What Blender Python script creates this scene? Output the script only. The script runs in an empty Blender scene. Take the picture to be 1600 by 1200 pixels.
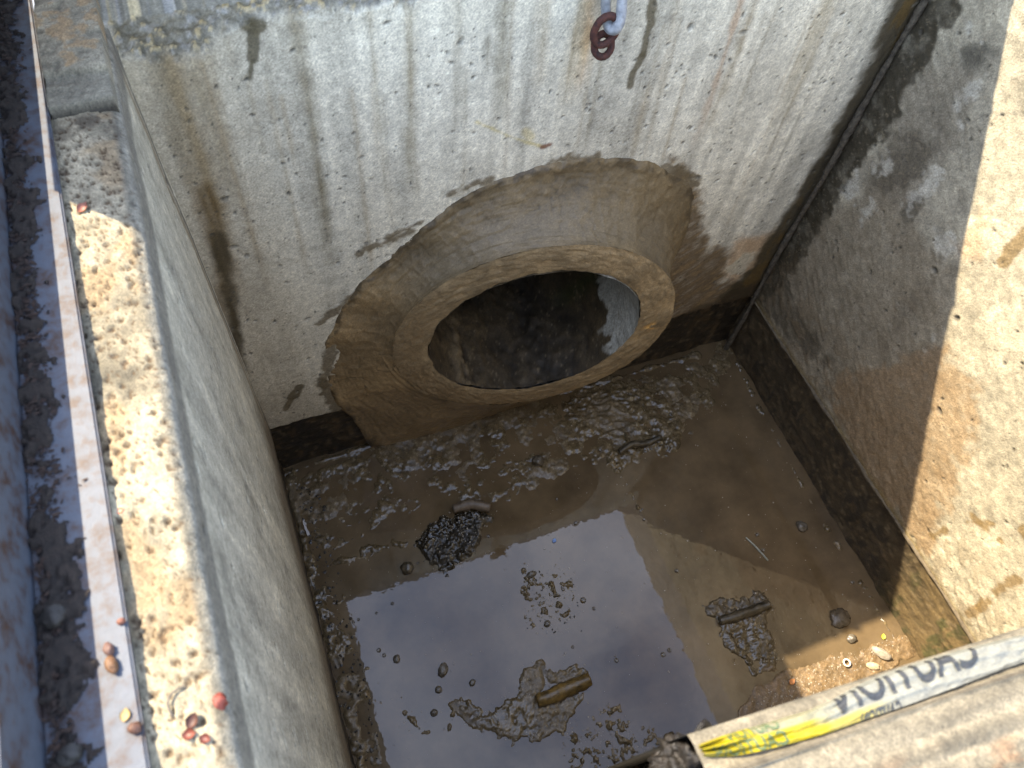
import bpy, bmesh, math, random
import numpy as np
from mathutils import Vector

random.seed(7); RS = np.random.RandomState(11)
sc = bpy.context.scene
COL = sc.collection

# ------------------------------------------------------------------ camera
CAM_P = np.array([0.0970, -0.6962, 1.4110]); CAM_E = np.radians([30.6677, -4.3561, -20.5838]); FPX = 1188.96
cd = bpy.data.cameras.new('camera'); cam = bpy.data.objects.new('camera', cd); COL.objects.link(cam)
cam.location = CAM_P; cam.rotation_euler = CAM_E
cd.sensor_width = 36.0; cd.lens = FPX / 1600 * 36.0; cd.clip_start = 0.01; cd.clip_end = 500
cd.dof.use_dof = True; cd.dof.focus_distance = 1.12; cd.dof.aperture_fstop = 10.0
sc.camera = cam

# ------------------------------------------------------------------ light
SUN = np.array([-0.63, 0.588, 1.0]); SUN = SUN / np.linalg.norm(SUN)
elev = math.asin(SUN[2]); azim = math.atan2(SUN[0], SUN[1])
world = bpy.data.worlds.new('World'); sc.world = world; world.use_nodes = True
nt = world.node_tree; nt.nodes.clear()
sky = nt.nodes.new('ShaderNodeTexSky'); sky.sky_type = 'NISHITA'; sky.sun_disc = False
sky.sun_elevation = elev; sky.sun_rotation = azim; sky.air_density = 1.0; sky.dust_density = 0.9; sky.ozone_density = 1.6
tc = nt.nodes.new('ShaderNodeTexCoord')
cn = nt.nodes.new('ShaderNodeTexNoise'); cn.inputs['Scale'].default_value = 3.2; cn.inputs['Detail'].default_value = 6; cn.inputs['Roughness'].default_value = 0.52
cr = nt.nodes.new('ShaderNodeValToRGB'); cr.color_ramp.elements[0].position = 0.40; cr.color_ramp.elements[1].position = 0.74
cr.color_ramp.elements[0].color = (0.0, 0.0, 0.0, 1); cr.color_ramp.elements[1].color = (0.46, 0.46, 0.46, 1)
cm = nt.nodes.new('ShaderNodeMixRGB'); cm.inputs['Color2'].default_value = (9.2, 9.3, 10.0, 1)
bg = nt.nodes.new('ShaderNodeBackground'); bg.inputs['Strength'].default_value = 0.15
wo = nt.nodes.new('ShaderNodeOutputWorld')
L = nt.links.new
L(tc.outputs['Generated'], cn.inputs['Vector']); L(cn.outputs['Fac'], cr.inputs['Fac']); L(cr.outputs['Color'], cm.inputs['Fac'])
L(sky.outputs['Color'], cm.inputs['Color1']); L(cm.outputs['Color'], bg.inputs['Color']); L(bg.outputs['Background'], wo.inputs['Surface'])
sd = bpy.data.lights.new('sun', 'SUN'); sd.energy = 3.5; sd.angle = math.radians(0.5); sd.color = (1.0, 0.87, 0.66)
so = bpy.data.objects.new('sun', sd); COL.objects.link(so); so.location = (-3, 3, 5)
so.rotation_euler = Vector(tuple(SUN)).to_track_quat('Z', 'Y').to_euler()
sc.view_settings.view_transform = 'Standard'; sc.view_settings.look = 'None'
sc.view_settings.exposure = 2.28; sc.view_settings.gamma = 1.0; sc.view_settings.use_curve_mapping = False
try: sc.cycles.max_bounces = 8; sc.cycles.diffuse_bounces = 5; sc.cycles.glossy_bounces = 3; sc.cycles.transmission_bounces = 4
except Exception: pass

# ------------------------------------------------------------------ sizes (metres)
HJ = 0.172          # top of the base course
HL = 0.966          # ledge that carries the frame
HT = 1.217          # top of the back and right upstand

def rotm(e):
    cx, sx, cy, sy, cz, sz = np.cos(e[0]), np.sin(e[0]), np.cos(e[1]), np.sin(e[1]), np.cos(e[2]), np.sin(e[2])
    return np.array([[cz,-sz,0],[sz,cz,0],[0,0,1]]) @ np.array([[cy,0,sy],[0,1,0],[-sy,0,cy]]) @ np.array([[1,0,0],[0,cx,-sx],[0,sx,cx]])
CAM_R = rotm(CAM_E)
def at(u, v, ax, val):
    """measured photo point -> point on the plane coord[ax] = val"""
    d = CAM_R @ np.array([(u - 800) / FPX, -(v - 600) / FPX, -1.0])
    return CAM_P + d * (val - CAM_P[ax]) / d[ax]
PL = {'back': (1, 0.0, 0, 2), 'right': (0, 1.0, 1, 2), 'left': (0, 0.0, 1, 2), 'floor': (2, 0.0, 0, 1), 'ledge': (2, HL, 0, 1)}
def uv(plane, pts):
    ax, val, a, b = PL[plane]
    r = np.array([at(u, v, ax, val) for u, v in pts]); return r[:, [a, b]]

# ------------------------------------------------------------------ noise
def _h(ix, iy, s):
    n = (ix * 374761393 + iy * 668265263 + s * 982451653) & 0xffffffff
    n = ((n ^ (n >> 13)) * 1274126177) & 0xffffffff
    return ((n ^ (n >> 16)) & 0xffff) / 65535.0
def vn(x, y, s=0):
    ix = np.floor(x).astype(np.int64); iy = np.floor(y).astype(np.int64)
    fx = x - ix; fy = y - iy; fx = fx*fx*fx*(fx*(fx*6-15)+10); fy = fy*fy*fy*(fy*(fy*6-15)+10)
    ix = ix + 100000; iy = iy + 100000
    a = _h(ix, iy, s); b = _h(ix+1, iy, s); c = _h(ix, iy+1, s); d = _h(ix+1, iy+1, s)
    return (a*(1-fx)+b*fx)*(1-fy) + (c*(1-fx)+d*fx)*fy
def fbm(x, y, s=0, o=4, g=0.5):
    t = 0; a = 1; w = 0
    for k in range(o):
        t = t + a * vn(x*2**k + 17.3*k, y*2**k + 5.1*k, s + k); w += a; a *= g
    return t / w
def ss(x, a, b):
    t = np.clip((x - a) / (b - a), 0, 1); return t*t*(3-2*t)
def segdist(X, Y, pts, closed=False):
    d = np.full(X.shape, 1e9); n = len(pts)
    for i in range(n if closed else n - 1):
        a = pts[i]; b = pts[(i+1) % n]; e = b - a; l2 = max(e @ e, 1e-12)
        t = np.clip(((X-a[0])*e[0] + (Y-a[1])*e[1]) / l2, 0, 1)
        d = np.minimum(d, np.hypot(X-a[0]-t*e[0], Y-a[1]-t*e[1]))
    return d
def inside(X, Y, pts):
    r = np.zeros(X.shape, bool); n = len(pts)
    for i in range(n):
        a = pts[i]; b = pts[(i+1) % n]
        c = ((a[1] > Y) != (b[1] > Y))
        if a[1] != b[1]: r ^= c & (X < (b[0]-a[0])*(Y-a[1])/(b[1]-a[1]) + a[0])
    return r
def region(X, Y, plane, px, soft=0.01, rough=0.01, fs=60, seed=0):
    p = uv(plane, px); d = segdist(X, Y, p, True); d = np.where(inside(X, Y, p), -d, d)
    d = d + (fbm(X*fs, Y*fs, seed, 4) - 0.5) * 2 * rough
    return 1 - ss(d, -soft, soft)
def stroke(X, Y, plane, px, w, soft=0.006, rough=0.004, fs=60, seed=0):
    p = uv(plane, px); d = segdist(X, Y, p) - w
    d = d + (fbm(X*fs, Y*fs, seed, 3) - 0.5) * 2 * rough
    return 1 - ss(d, -soft, soft)
def mix(c, col, m):
    return c * (1 - m[..., None]) + np.array(col) * m[..., None]
def pits(X, Y, n, rmin, rmax, du, seed, power=3.0, elong=1.0):
    """dents scattered over a regular grid: depth field and mask"""
    D = np.zeros(X.shape); M = np.zeros(X.shape); r_ = np.random.RandomState(seed)
    nv, nu = X.shape; x0, y0 = X[0, 0], Y[0, 0]; dx = X[0, 1] - X[0, 0]; dy = Y[1, 0] - Y[0, 0]
    for k in range(n):
        i = r_.randint(nu); j = r_.randint(nv); r = rmin + (rmax-rmin) * r_.rand()**power; a = r_.rand()*3.14
        e = 1 + r_.rand()*1.2
        if r_.rand() > 1.5*vn(np.array([(x0+i*dx)*9.0]), np.array([(y0+j*dy)*9.0]), seed)[0]: continue
        wi = int(2*r*elong/abs(dx)) + 2; wj = int(2*r*elong/abs(dy)) + 2
        sl = (slice(max(0, j-wj), j+wj+1), slice(max(0, i-wi), i+wi+1))
        ux = X[sl] - (x0 + i*dx) + (r_.rand()-.5)*dx; uy = Y[sl] - (y0 + j*dy) + (r_.rand()-.5)*dy
        p = (ux*np.cos(a) + uy*np.sin(a)) / (r*e); q = (-ux*np.sin(a) + uy*np.cos(a)) / r
        m = 1 - ss(np.sqrt(p*p + q*q), 0.55, 1.25)
        D[sl] = np.maximum(D[sl], m * r * 0.9); M[sl] = np.maximum(M[sl], m)
    return D, M

# ------------------------------------------------------------------ materials
def nodes(name):
    m = bpy.data.materials.new(name); m.use_nodes = True; t = m.node_tree; t.nodes.clear()
    o = t.nodes.new('ShaderNodeOutputMaterial'); b = t.nodes.new('ShaderNodeBsdfPrincipled')
    t.links.new(b.outputs['BSDF'], o.inputs['Surface']); return m, t, b
def tex(t, scale, detail=4, rough=0.55, vec=None):
    n = t.nodes.new('ShaderNodeTexNoise'); n.inputs['Scale'].default_value = scale; n.inputs['Detail'].default_value = detail; n.inputs['Roughness'].default_value = rough
    if vec is not None: t.links.new(vec, n.inputs['Vector'])
    return n
def rng(t, sock, a, b, c, d):
    n = t.nodes.new('ShaderNodeMapRange'); t.links.new(sock, n.inputs['Value'])
    for k, v in zip(('From Min', 'From Max', 'To Min', 'To Max'), (a, b, c, d)): n.inputs[k].default_value = v
    return n.outputs['Result']
def attr_mat(name, dry, wet, grain=420, gamp=0.3, bump=0.35, bdist=0.0012, spec=0.5):
    """colour from the surface's own painted stains (alpha = wetness), fine grain and relief from noise"""
    m, t, b = nodes(name)
    a = t.nodes.new('ShaderNodeAttribute'); a.attribute_name = 'Col'
    g = t.nodes.new('ShaderNodeTexCoord').outputs['Object']
    n1 = tex(t, grain, 3, 0.65, g); n2 = tex(t, grain*0.22, 2, 0.6, g)
    f1 = rng(t, n1.outputs['Fac'], 0.25, 0.75, 1-gamp, 1+gamp); f2 = rng(t, n2.outputs['Fac'], 0.25, 0.75, 1-gamp*.6, 1+gamp*.6)
    mu = t.nodes.new('ShaderNodeMath'); mu.operation = 'MULTIPLY'; t.links.new(f1, mu.inputs[0]); t.links.new(f2, mu.inputs[1])
    vm = t.nodes.new('ShaderNodeVectorMath'); vm.operation = 'SCALE'; t.links.new(a.outputs['Color'], vm.inputs[0]); t.links.new(mu.outputs[0], vm.inputs['Scale'])
    t.links.new(vm.outputs[0], b.inputs['Base Color'])
    t.links.new(rng(t, a.outputs['Alpha'], 0, 1, dry, wet), b.inputs['Roughness'])
    b.inputs['Specular IOR Level'].default_value = spec
    bp = t.nodes.new('ShaderNodeBump'); bp.inputs['Strength'].default_value = bump; bp.inputs['Distance'].default_value = bdist
    t.links.new(n1.outputs['Fac'], bp.inputs['Height']); t.links.new(bp.outputs['Normal'], b.inputs['Normal'])
    return m
def plain(name, c1, c2, rough, scale=60, bump=0.3, metal=0.0, bdist=0.001, spec=0.5, detail=5):
    m, t, b = nodes(name); g = t.nodes.new('ShaderNodeTexCoord').outputs['Object']
    n = tex(t, scale, detail, 0.62, g); r = t.nodes.new('ShaderNodeValToRGB')
    r.color_ramp.elements[0].position = 0.32; r.color_ramp.elements[1].position = 0.68
    r.color_ramp.elements[0].color = (*c1, 1); r.color_ramp.elements[1].color = (*c2, 1)
    t.links.new(n.outputs['Fac'], r.inputs['Fac']); t.links.new(r.outputs['Color'], b.inputs['Base Color'])
    b.inputs['Roughness'].default_value = rough; b.inputs['Metallic'].default_value = metal; b.inputs['Specular IOR Level'].default_value = spec
    n2 = tex(t, scale*3, 4, 0.6, g); bp = t.nodes.new('ShaderNodeBump'); bp.inputs['Strength'].default_value = bump; bp.inputs['Distance'].default_value = bdist
    t.links.new(n2.outputs['Fac'], bp.inputs['Height']); t.links.new(bp.outputs['Normal'], b.inputs['Normal'])
    return m
M = {}
M['conc'] = attr_mat('cast_concrete', 0.85, 0.35, 460, 0.30, 0.7, 0.0012)
M['ledge'] = attr_mat('weathered_concrete', 0.9, 0.5, 700, 0.40, 0.8, 0.0012)
M['mortar'] = attr_mat('wet_mortar', 0.78, 0.40, 420, 0.22, 0.6, 0.0010)
M['mud'] = attr_mat('wet_mud', 0.60, 0.13, 420, 0.45, 0.30, 0.0008)
M['pipe'] = attr_mat('pipe_concrete', 0.85, 0.5, 300, 0.35, 0.5, 0.0015)
M['dirt'] = plain('ground_dirt', (.16,.13,.095), (.30,.26,.20), 0.95, 6, 0.6, bdist=0.01)
M['grey'] = plain('plain_concrete', (.20,.19,.175), (.32,.30,.27), 0.9, 30, 0.5)
M['steel'] = None

# silty water: dark brown suspension below a mirror surface
m, t, b = nodes('silty_water'); g = t.nodes.new('ShaderNodeTexCoord').outputs['Object']
n = tex(t, 6, 8, 0.68, g); r = t.nodes.new('ShaderNodeValToRGB')
r.color_ramp.elements[0].position = 0.34; r.color_ramp.elements[1].position = 0.70
r.color_ramp.elements[0].color = (.060, .041, .021, 1); r.color_ramp.elements[1].color = (.140, .097, .051, 1)
t.links.new(n.outputs['Fac'], r.inputs['Fac']); t.links.new(r.outputs['Color'], b.inputs['Base Color'])
b.inputs['Roughness'].default_value = 0.0; b.inputs['IOR'].default_value = 1.50
n2 = tex(t, 26, 3, 0.5, g); bp = t.nodes.new('ShaderNodeBump'); bp.inputs['Strength'].default_value = 0.08; bp.inputs['Distance'].default_value = 0.002
t.links.new(n2.outputs['Fac'], bp.inputs['Height']); t.links.new(bp.outputs['Normal'], b.inputs['Normal'])
M['water'] = m

# ------------------------------------------------------------------ builders
def tag(o, label=None, cat=None, group=None, kind=None):
    for k, v in (('label', label), ('category', cat), ('group', group), ('kind', kind)):
        if v: o[k] = v
    return o
def empty(name, loc, label, cat, group=None):
    o = bpy.data.objects.new(name, None); COL.objects.link(o); o.location = loc; o.empty_display_size = 0.05
    return tag(o, label, cat, group)
def origin_of(o):
    p = Vector((0, 0, 0))
    while o is not None: p += o.location; o = o.parent
    return np.array(p)
def obj(name, V, F, mat, parent=None, col=None, loc=None, smooth=True):
    V = np.asarray(V, float).reshape(-1, 3)
    base = origin_of(parent) if parent else np.zeros(3)
    lo = np.array(loc, float) if loc is not None else base
    me = bpy.data.meshes.new(name); Vl = V - lo
    if isinstance(F, np.ndarray):
        k = F.shape[1]; me.vertices.add(len(Vl)); me.vertices.foreach_set('co', Vl.astype(np.float32).ravel())
        me.loops.add(F.size); me.loops.foreach_set('vertex_index', F.astype(np.int32).ravel())
        me.polygons.add(len(F)); me.polygons.foreach_set('loop_start', np.arange(0, F.size, k, dtype=np.int32))
        me.update(calc_edges=True); me.validate()
    else:
        me.from_pydata(Vl.tolist(), [], F); me.update()
    if col is not None:
        ca = me.color_attributes.new('Col', 'FLOAT_COLOR', 'POINT'); ca.data.foreach_set('color', np.asarray(col, np.float32).ravel())
    me.polygons.foreach_set('use_smooth', np.full(len(me.polygons), smooth)); me.materials.append(mat)
    o = bpy.data.objects.new(name, me); COL.objects.link(o); o.location = lo - base
    if parent: o.parent = parent
    return o
def grid_faces(nv, nu, keep=None, wrap=False):
    j, i = np.meshgrid(np.arange(nv-1), np.arange(nu if wrap else nu-1), indexing='ij')
    i2 = (i + 1) % nu
    F = np.stack([j*nu+i, j*nu+i2, (j+1)*nu+i2, (j+1)*nu+i], -1).reshape(-1, 4)
    if keep is not None:
        k = keep.ravel(); F = F[k[F].all(1)]
    return F
def normals(P, wrap=False):
    du = np.gradient(P, axis=1); dv = np.gradient(P, axis=0)
    if wrap: du = (np.roll(P, -1, 1) - np.roll(P, 1, 1)) / 2
    n = np.cross(du, dv); return n / (np.linalg.norm(n, axis=-1, keepdims=True) + 1e-12)
def sheet(name, P, disp, col, mat, parent=None, keep=None, skirt=None, wrap=False, flip=False, loc=None):
    """a dense surface: positions P (nv,nu,3), pushed by disp along its normal; skirt = vector the rim is extruded by (gives it thickness)"""
    nv, nu = P.shape[:2]
    N = normals(P, wrap) * (-1 if flip else 1); V = (P + N * disp[..., None]).reshape(-1, 3); C = col.reshape(-1, 4)
    F = grid_faces(nv, nu, keep, wrap)
    if flip: F = F[:, ::-1]
    if skirt is not None:
        idx = np.arange(nv*nu).reshape(nv, nu)
        ring = np.concatenate([idx[0, :], idx[1:, -1], idx[-1, -2::-1], idx[-2:0:-1, 0]])
        n0 = len(V); V = np.concatenate([V, V[ring] + np.array(skirt)]); C = np.concatenate([C, C[ring]])
        k = len(ring); a = np.arange(k); b_ = (a+1) % k
        S = np.stack([ring[b_], ring[a], n0+a, n0+b_], -1); F = np.concatenate([F, S if not flip else S[:, ::-1]])
    return obj(name, V, F, mat, parent, C, loc)
def box(name, lo, hi, mat, parent=None, bev=0.003, loc=None, rough=0.0, seg=1):
    bm = bmesh.new(); bmesh.ops.create_cube(bm, size=1.0)
    lo = np.array(lo, float); hi = np.array(hi, float)
    for v in bm.verts: v.co = Vector((lo + hi) / 2) + Vector(np.array(v.co) * (hi - lo))
    if bev: bmesh.ops.bevel(bm, geom=bm.edges[:], offset=bev, segments=2, affect='EDGES')
    bm.verts.index_update(); V = [tuple(v.co) for v in bm.verts]; F = [[v.index for v in f.verts] for f in bm.faces]; bm.free()
    return obj(name, V, F, mat, parent, None, loc, smooth=False)
def tube(path, rad, n=12, noise=0.0, seed=0, caps=True, closed=False, sub=6):
    """swept round bar through path points, radii per point; returns verts, faces"""
    path = np.array(path, float); rad = np.array(rad, float) if np.ndim(rad) else np.full(len(path), rad)
    k = len(path)
    if sub > 1:
        tt = np.linspace(0, k if closed else k-1, (k if closed else k-1)*sub + (0 if closed else 1), endpoint=not closed)
        def cr(t):
            i = int(min(math.floor(t), k-1 if closed else k-2)); f = t - i
            g = (lambda j: j % k) if closed else (lambda j: min(max(j, 0), k-1))
            p0, p1, p2, p3 = path[g(i-1)], path[g(i)], path[g(i+1)], path[g(i+2)]
            r = rad[g(i)]*(1-f) + rad[g(i+1)]*f
            return 0.5*((2*p1)+(-p0+p2)*f+(2*p0-5*p1+4*p2-p3)*f*f+(-p0+3*p1-3*p2+p3)*f**3), r
        q = [cr(t) for t in tt]; path = np.array([a for a, _ in q]); rad = np.array([b for _, b in q])
    m = len(path); V = []
    T = np.roll(path, -1, 0) - np.roll(path, 1, 0) if closed else np.gradient(path, axis=0)
    T /= np.linalg.norm(T, axis=1, keepdims=True) + 1e-12
    up = np.array([0, 0, 1.0]) if abs(T[0][2]) < 0.8 else np.array([0, 1.0, 0])
    a = np.cross(T[0], up); a /= np.linalg.norm(a)
    r_ = np.random.RandomState(seed)
    for i in range(m):
        a = a - T[i]*(a@T[i]); a /= np.linalg.norm(a); bb = np.cross(T[i], a)
        for j in range(n):
            th = 2*math.pi*j/n; rr = rad[i]*(1 + noise*(r_.rand()-.5)*2)
            V.append(path[i] + rr*(a*math.cos(th) + bb*math.sin(th)))
    F = [[i*n+j, i*n+(j+1) % n, ((i+1) % m)*n+(j+1) % n, ((i+1) % m)*n+j] for i in range(m if closed else m-1) for j in range(n)]
    if caps and not closed: F += [list(range(n))[::-1], list(range((m-1)*n, m*n))]
    return V, F
def blob(c, rx, ry, rz, rot=0.0, bump=0.25, seed=0, sub=3, f=2.2):
    bm = bmesh.new(); bmesh.ops.create_icosphere(bm, subdivisions=sub, radius=1.0)
    V = np.array([v.co[:] for v in bm.verts]); F = [[v.index for v in fc.verts] for fc in bm.faces]; bm.free()
    d = (fbm(V[:, 0]*f+seed*3.1+V[:, 2]*1.7, V[:, 1]*f-V[:, 2]*f, seed, 3) - .5)*2*bump
    V = V*(1+d)[:, None]*np.array([rx, ry, rz]); ca, sa = math.cos(rot), math.sin(rot)
    V = np.stack([V[:, 0]*ca-V[:, 1]*sa, V[:, 0]*sa+V[:, 1]*ca, V[:, 2]], 1) + np.array(c)
    return V, F
def rgba(c, wet, g=.11):
    c = np.asarray(c)*np.array([1.05, 1.0, .84])*(1 + g*RS.standard_normal(c.shape[:-1]))[..., None]     # grit at the size of a sand grain
    return np.concatenate([np.clip(c, 0.003, 0.9), np.clip(wet, 0, 1)[..., None]], -1)

# ================================================================== SETTING
# ground: one sheet to the horizon with the pit's opening left out
gx = [-200, -0.45, 1.30, 200]; gy = [-200, -1.15, 0.40, 200]; GV = [(x, y, 0.95) for y in gy for x in gx]
GF = [[j*4+i, j*4+i+1, (j+1)*4+i+1, (j+1)*4+i] for j in range(3) for i in range(3) if not (i == 1 and j == 1)]
tag(obj('ground', GV, GF, M['dirt'], smooth=False), kind='structure')

pit = empty('drainage_pit', (0, 0, 0), 'deep square concrete drainage pit with stained grey inner walls', 'pit')

# ---- back wall
RC = np.array([0.4600, -0.0690, 0.3650]); RN = np.array([-0.157, -0.986, -0.035]); RN /= np.linalg.norm(RN)   # pipe mouth: centre and facing
R_OUT, R_IN = 0.2380, 0.1795
du = 0.002
X, Z = np.meshgrid(np.arange(-0.01, 1.0101, du), np.arange(HJ, HL + 1e-6, du))
P = np.stack([X, np.zeros_like(X), Z], -1)
st1 = fbm(X*70, Z*2.5, 1, 4); st2 = fbm(X*14, Z*1.6, 5, 4); cl = fbm(X*9, Z*9, 9, 5); fi = fbm(X*55, Z*55, 13, 4)
tone = 0.58 * (1 + 0.62*(st1-.5) + 0.70*(st2-.5) + 0.45*(cl-.5) + 0.40*(fi-.5))
c = tone[..., None] * np.array([1.0, 0.985, 0.93])
c = mix(c, (.25,.205,.145), ss(0.30 - X + (st2-.5)*.35, 0, .32)*0.62)
wet = np.zeros_like(X)
def streak(pts, w, colr, k, soft=.010, rough=.006, seed=0, fs=40, wetk=0.0):
    global c, wet
    m = stroke(X, Z, 'back', pts, w, soft, rough, fs, seed) * np.clip(0.55 + 1.0*(fbm(X*90, Z*6, seed+40, 3)-.25), 0, 1)
    zz_ = uv('back', pts)[:, 1]; m = m * (1 - ss((zz_[0]-Z)/max(zz_[0]-zz_[-1], 1e-3), .60, 1.10))
    c = mix(c, colr, np.clip(m*k, 0, 1)); wet = np.maximum(wet, m*wetk)
OL = (.13,.105,.055); TAN = (.27,.205,.12)
streak([(460,20),(476,110),(492,220),(506,330),(522,440)], .006, OL, .85, seed=1)
streak([(640,0),(642,120),(641,250),(655,330)], .005, (.17,.14,.08), .85, seed=2)
streak([(792,-10),(785,80),(775,230)], .006, (.19,.165,.11), .8, seed=3)
streak([(855,-10),(845,70),(838,150)], .005, TAN, .6, seed=4)
streak([(715,0),(718,110),(722,210)], .003, (.25,.22,.16), .5, seed=5)
streak([(925,-10),(918,60),(905,150)], .004, (.48,.30,.14), .7, seed=6)
streak([(915,0),(885,170)], .010, (.46,.38,.25), .6, seed=7)
streak([(1012,140),(998,200),(985,260)], .004, TAN, .6, seed=8)
streak([(1185,-10),(1150,90),(1118,170),(1090,230)], .004, (.20,.15,.08), .85, seed=9)
streak([(1160,-5),(1135,80),(1105,170),(1080,235)], .004, (.40,.30,.23), .8, soft=.004, seed=10)
streak([(1060,0),(1040,90),(1022,170)], .003, TAN, .5, seed=11)
streak([(1300,-5),(1260,90),(1215,200)], .012, (.34,.29,.20), .6, seed=12)
streak([(225,20),(270,130),(300,220),(345,400)], .016, (.22,.165,.09), .8, seed=13)
streak([(290,-10),(330,160),(362,330)], .010, (.26,.21,.14), .6, seed=14)
streak([(322,300),(345,385),(362,520)], .013, (.11,.07,.025), .95, seed=15, wetk=.4)
streak([(340,370),(362,470),(385,640)], .009, (.055,.042,.022), .98, soft=.006, seed=16, wetk=.6)
streak([(215,20),(250,120),(300,300)], .008, (.20,.18,.14), .6, seed=17)
for q in range(46):                                              # faint run-off lines all along the wall
    x0 = RS.uniform(230, 1330); ln = RS.uniform(60, 380); y0 = RS.uniform(-40, 160); sl = (x0-704)/(0-1330)
    streak([(x0, y0), (x0 - sl*-1*0 + sl*ln, y0+ln)], RS.uniform(.0008, .003), random.choice([TAN, (.20,.18,.14), (.55,.54,.50), (.24,.2,.13)]), RS.uniform(.25, .6), soft=.004, rough=.002, seed=60+q)
def wetrun(pts, w, seed, colr=(.085,.075,.05)):
    global c, wet
    m = stroke(X, Z, 'back', pts, w, .0018, .004, 55, seed); c = mix(c, colr, m*.88); wet = np.maximum(wet, m*.8)
wetrun([(388,38),(400,42)], .009, 80); wetrun([(393,30),(398,70),(395,92)], .0055, 81); wetrun([(394,95),(391,122)], .0025, 82)
wetrun([(1022,-10),(1014,40),(1004,85)], .0050, 83); wetrun([(1004,85),(990,115),(984,135)], .0042, 84)
wetrun([(468,604),(458,620)], .009, 85, (.10,.082,.05)); wetrun([(455,625),(446,640)], .006, 86, (.11,.085,.05))
# broken aggregate along the top left
m = region(X, Z, 'back', [(140,5),(420,-15),(650,-25),(650,2),(520,14),(420,26),(362,36),(330,88),(250,92),(190,80)], .006, .012, 60, 21)
agg = fbm(X*160, Z*160, 22, 3); c = mix(c, (.16,.155,.14), m*.9)
c = mix(c, (.42,.36,.25), m*ss(agg, .60, .68)*ss(0.30-X, 0, .08)); c = mix(c, (.26,.26,.27), m*ss(fbm(X*220, Z*220, 23, 2), .6, .7))
D = -(m*(agg*.010))
# rust and splash at the lower right, dark corner band
m = region(X, Z, 'back', [(1120,430),(1155,375),(1215,360),(1190,420),(1150,440)], .02, .015, 50, 24); c = mix(c, (.42,.26,.13), m*.7)
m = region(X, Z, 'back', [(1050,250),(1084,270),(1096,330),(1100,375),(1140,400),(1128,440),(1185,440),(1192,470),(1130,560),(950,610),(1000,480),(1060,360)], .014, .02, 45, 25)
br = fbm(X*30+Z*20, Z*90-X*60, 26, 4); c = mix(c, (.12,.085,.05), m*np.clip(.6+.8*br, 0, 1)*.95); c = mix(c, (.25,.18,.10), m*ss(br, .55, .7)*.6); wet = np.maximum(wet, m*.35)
m = region(X, Z, 'back', [(1130,425),(1165,392),(1182,398),(1160,432)], .006, .012, 70, 27); c = mix(c, (.50,.48,.42), m*.85)
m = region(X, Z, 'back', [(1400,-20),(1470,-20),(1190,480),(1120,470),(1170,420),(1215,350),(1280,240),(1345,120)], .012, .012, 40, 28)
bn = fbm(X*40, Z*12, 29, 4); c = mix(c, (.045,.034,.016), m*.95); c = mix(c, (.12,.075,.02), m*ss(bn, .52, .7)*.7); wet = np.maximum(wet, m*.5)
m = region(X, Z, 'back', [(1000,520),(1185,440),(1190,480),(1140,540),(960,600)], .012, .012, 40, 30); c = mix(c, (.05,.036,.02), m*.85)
# brushed slurry feathers round the collar
for q, (a_, b_, w_) in enumerate([((700,305),(765,280),.006),((560,395),(640,362),.007),((500,505),(560,455),.006),((520,540),(505,600),.010),((500,590),(525,640),.010),((1040,262),(1085,285),.012),((600,372),(660,345),.005),((860,250),(930,246),.006)]):
    m = stroke(X, Z, 'back', [a_, b_], w_, .004, .010, 90, 100+q); c = mix(c, (.12,.095,.06), m*.85); wet = np.maximum(wet, m*.4); D += m*.001
lip = ss(Z, HJ, HJ+.006+.012*fbm(X*60, X*0, 31, 3)); c = mix(c, (.50,.47,.42), (1-ss(Z, HJ+.001, HJ+.012))*ss(fbm(X*90, Z*90, 32, 3), .45, .6)*.7)
m = stroke(X, Z, 'back', [(745,190),(800,215),(850,230)], .0015, .002, .003, 80, 110); c = mix(c, (.50,.42,.16), m*.6)
m = stroke(X, Z, 'back', [(822,205),(830,215)], .006, .004, .003, 80, 111); c = mix(c, (.50,.42,.20), m*.5)
m = stroke(X, Z, 'back', [(846,230),(858,226)], .003, .002, .003, 80, 112); c = mix(c, (.16,.07,.04), m*.9)
pd, pm = pits(X, Z, 1900, .0008, .0022, du, 3, 2.5); pd2, pm2 = pits(X, Z, 70, .0018, .0040, du, 4, 3)
pd3, pm3 = pits(X, Z, 260, .001, .0028, du, 5, 2)
D -= pd + pd2*.8; c = mix(c, (.05,.05,.048), np.maximum(pm*.80, pm2*.60)); c = mix(c, (.27,.26,.24), pm3*.4)
D += (cl-.5)*.003 + (st1-.5)*.0008 + (fi-.5)*.0006 - (1-lip)*.010
rr = np.hypot(X - 0.475, Z - 0.33)
ob = sheet('wall', P, D, rgba(c, wet), M['conc'], pit, keep=rr > 0.205, skirt=(0, .16, 0)); ob['label'] = 'pale streaked back wall above the mortared pipe mouth'

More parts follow.
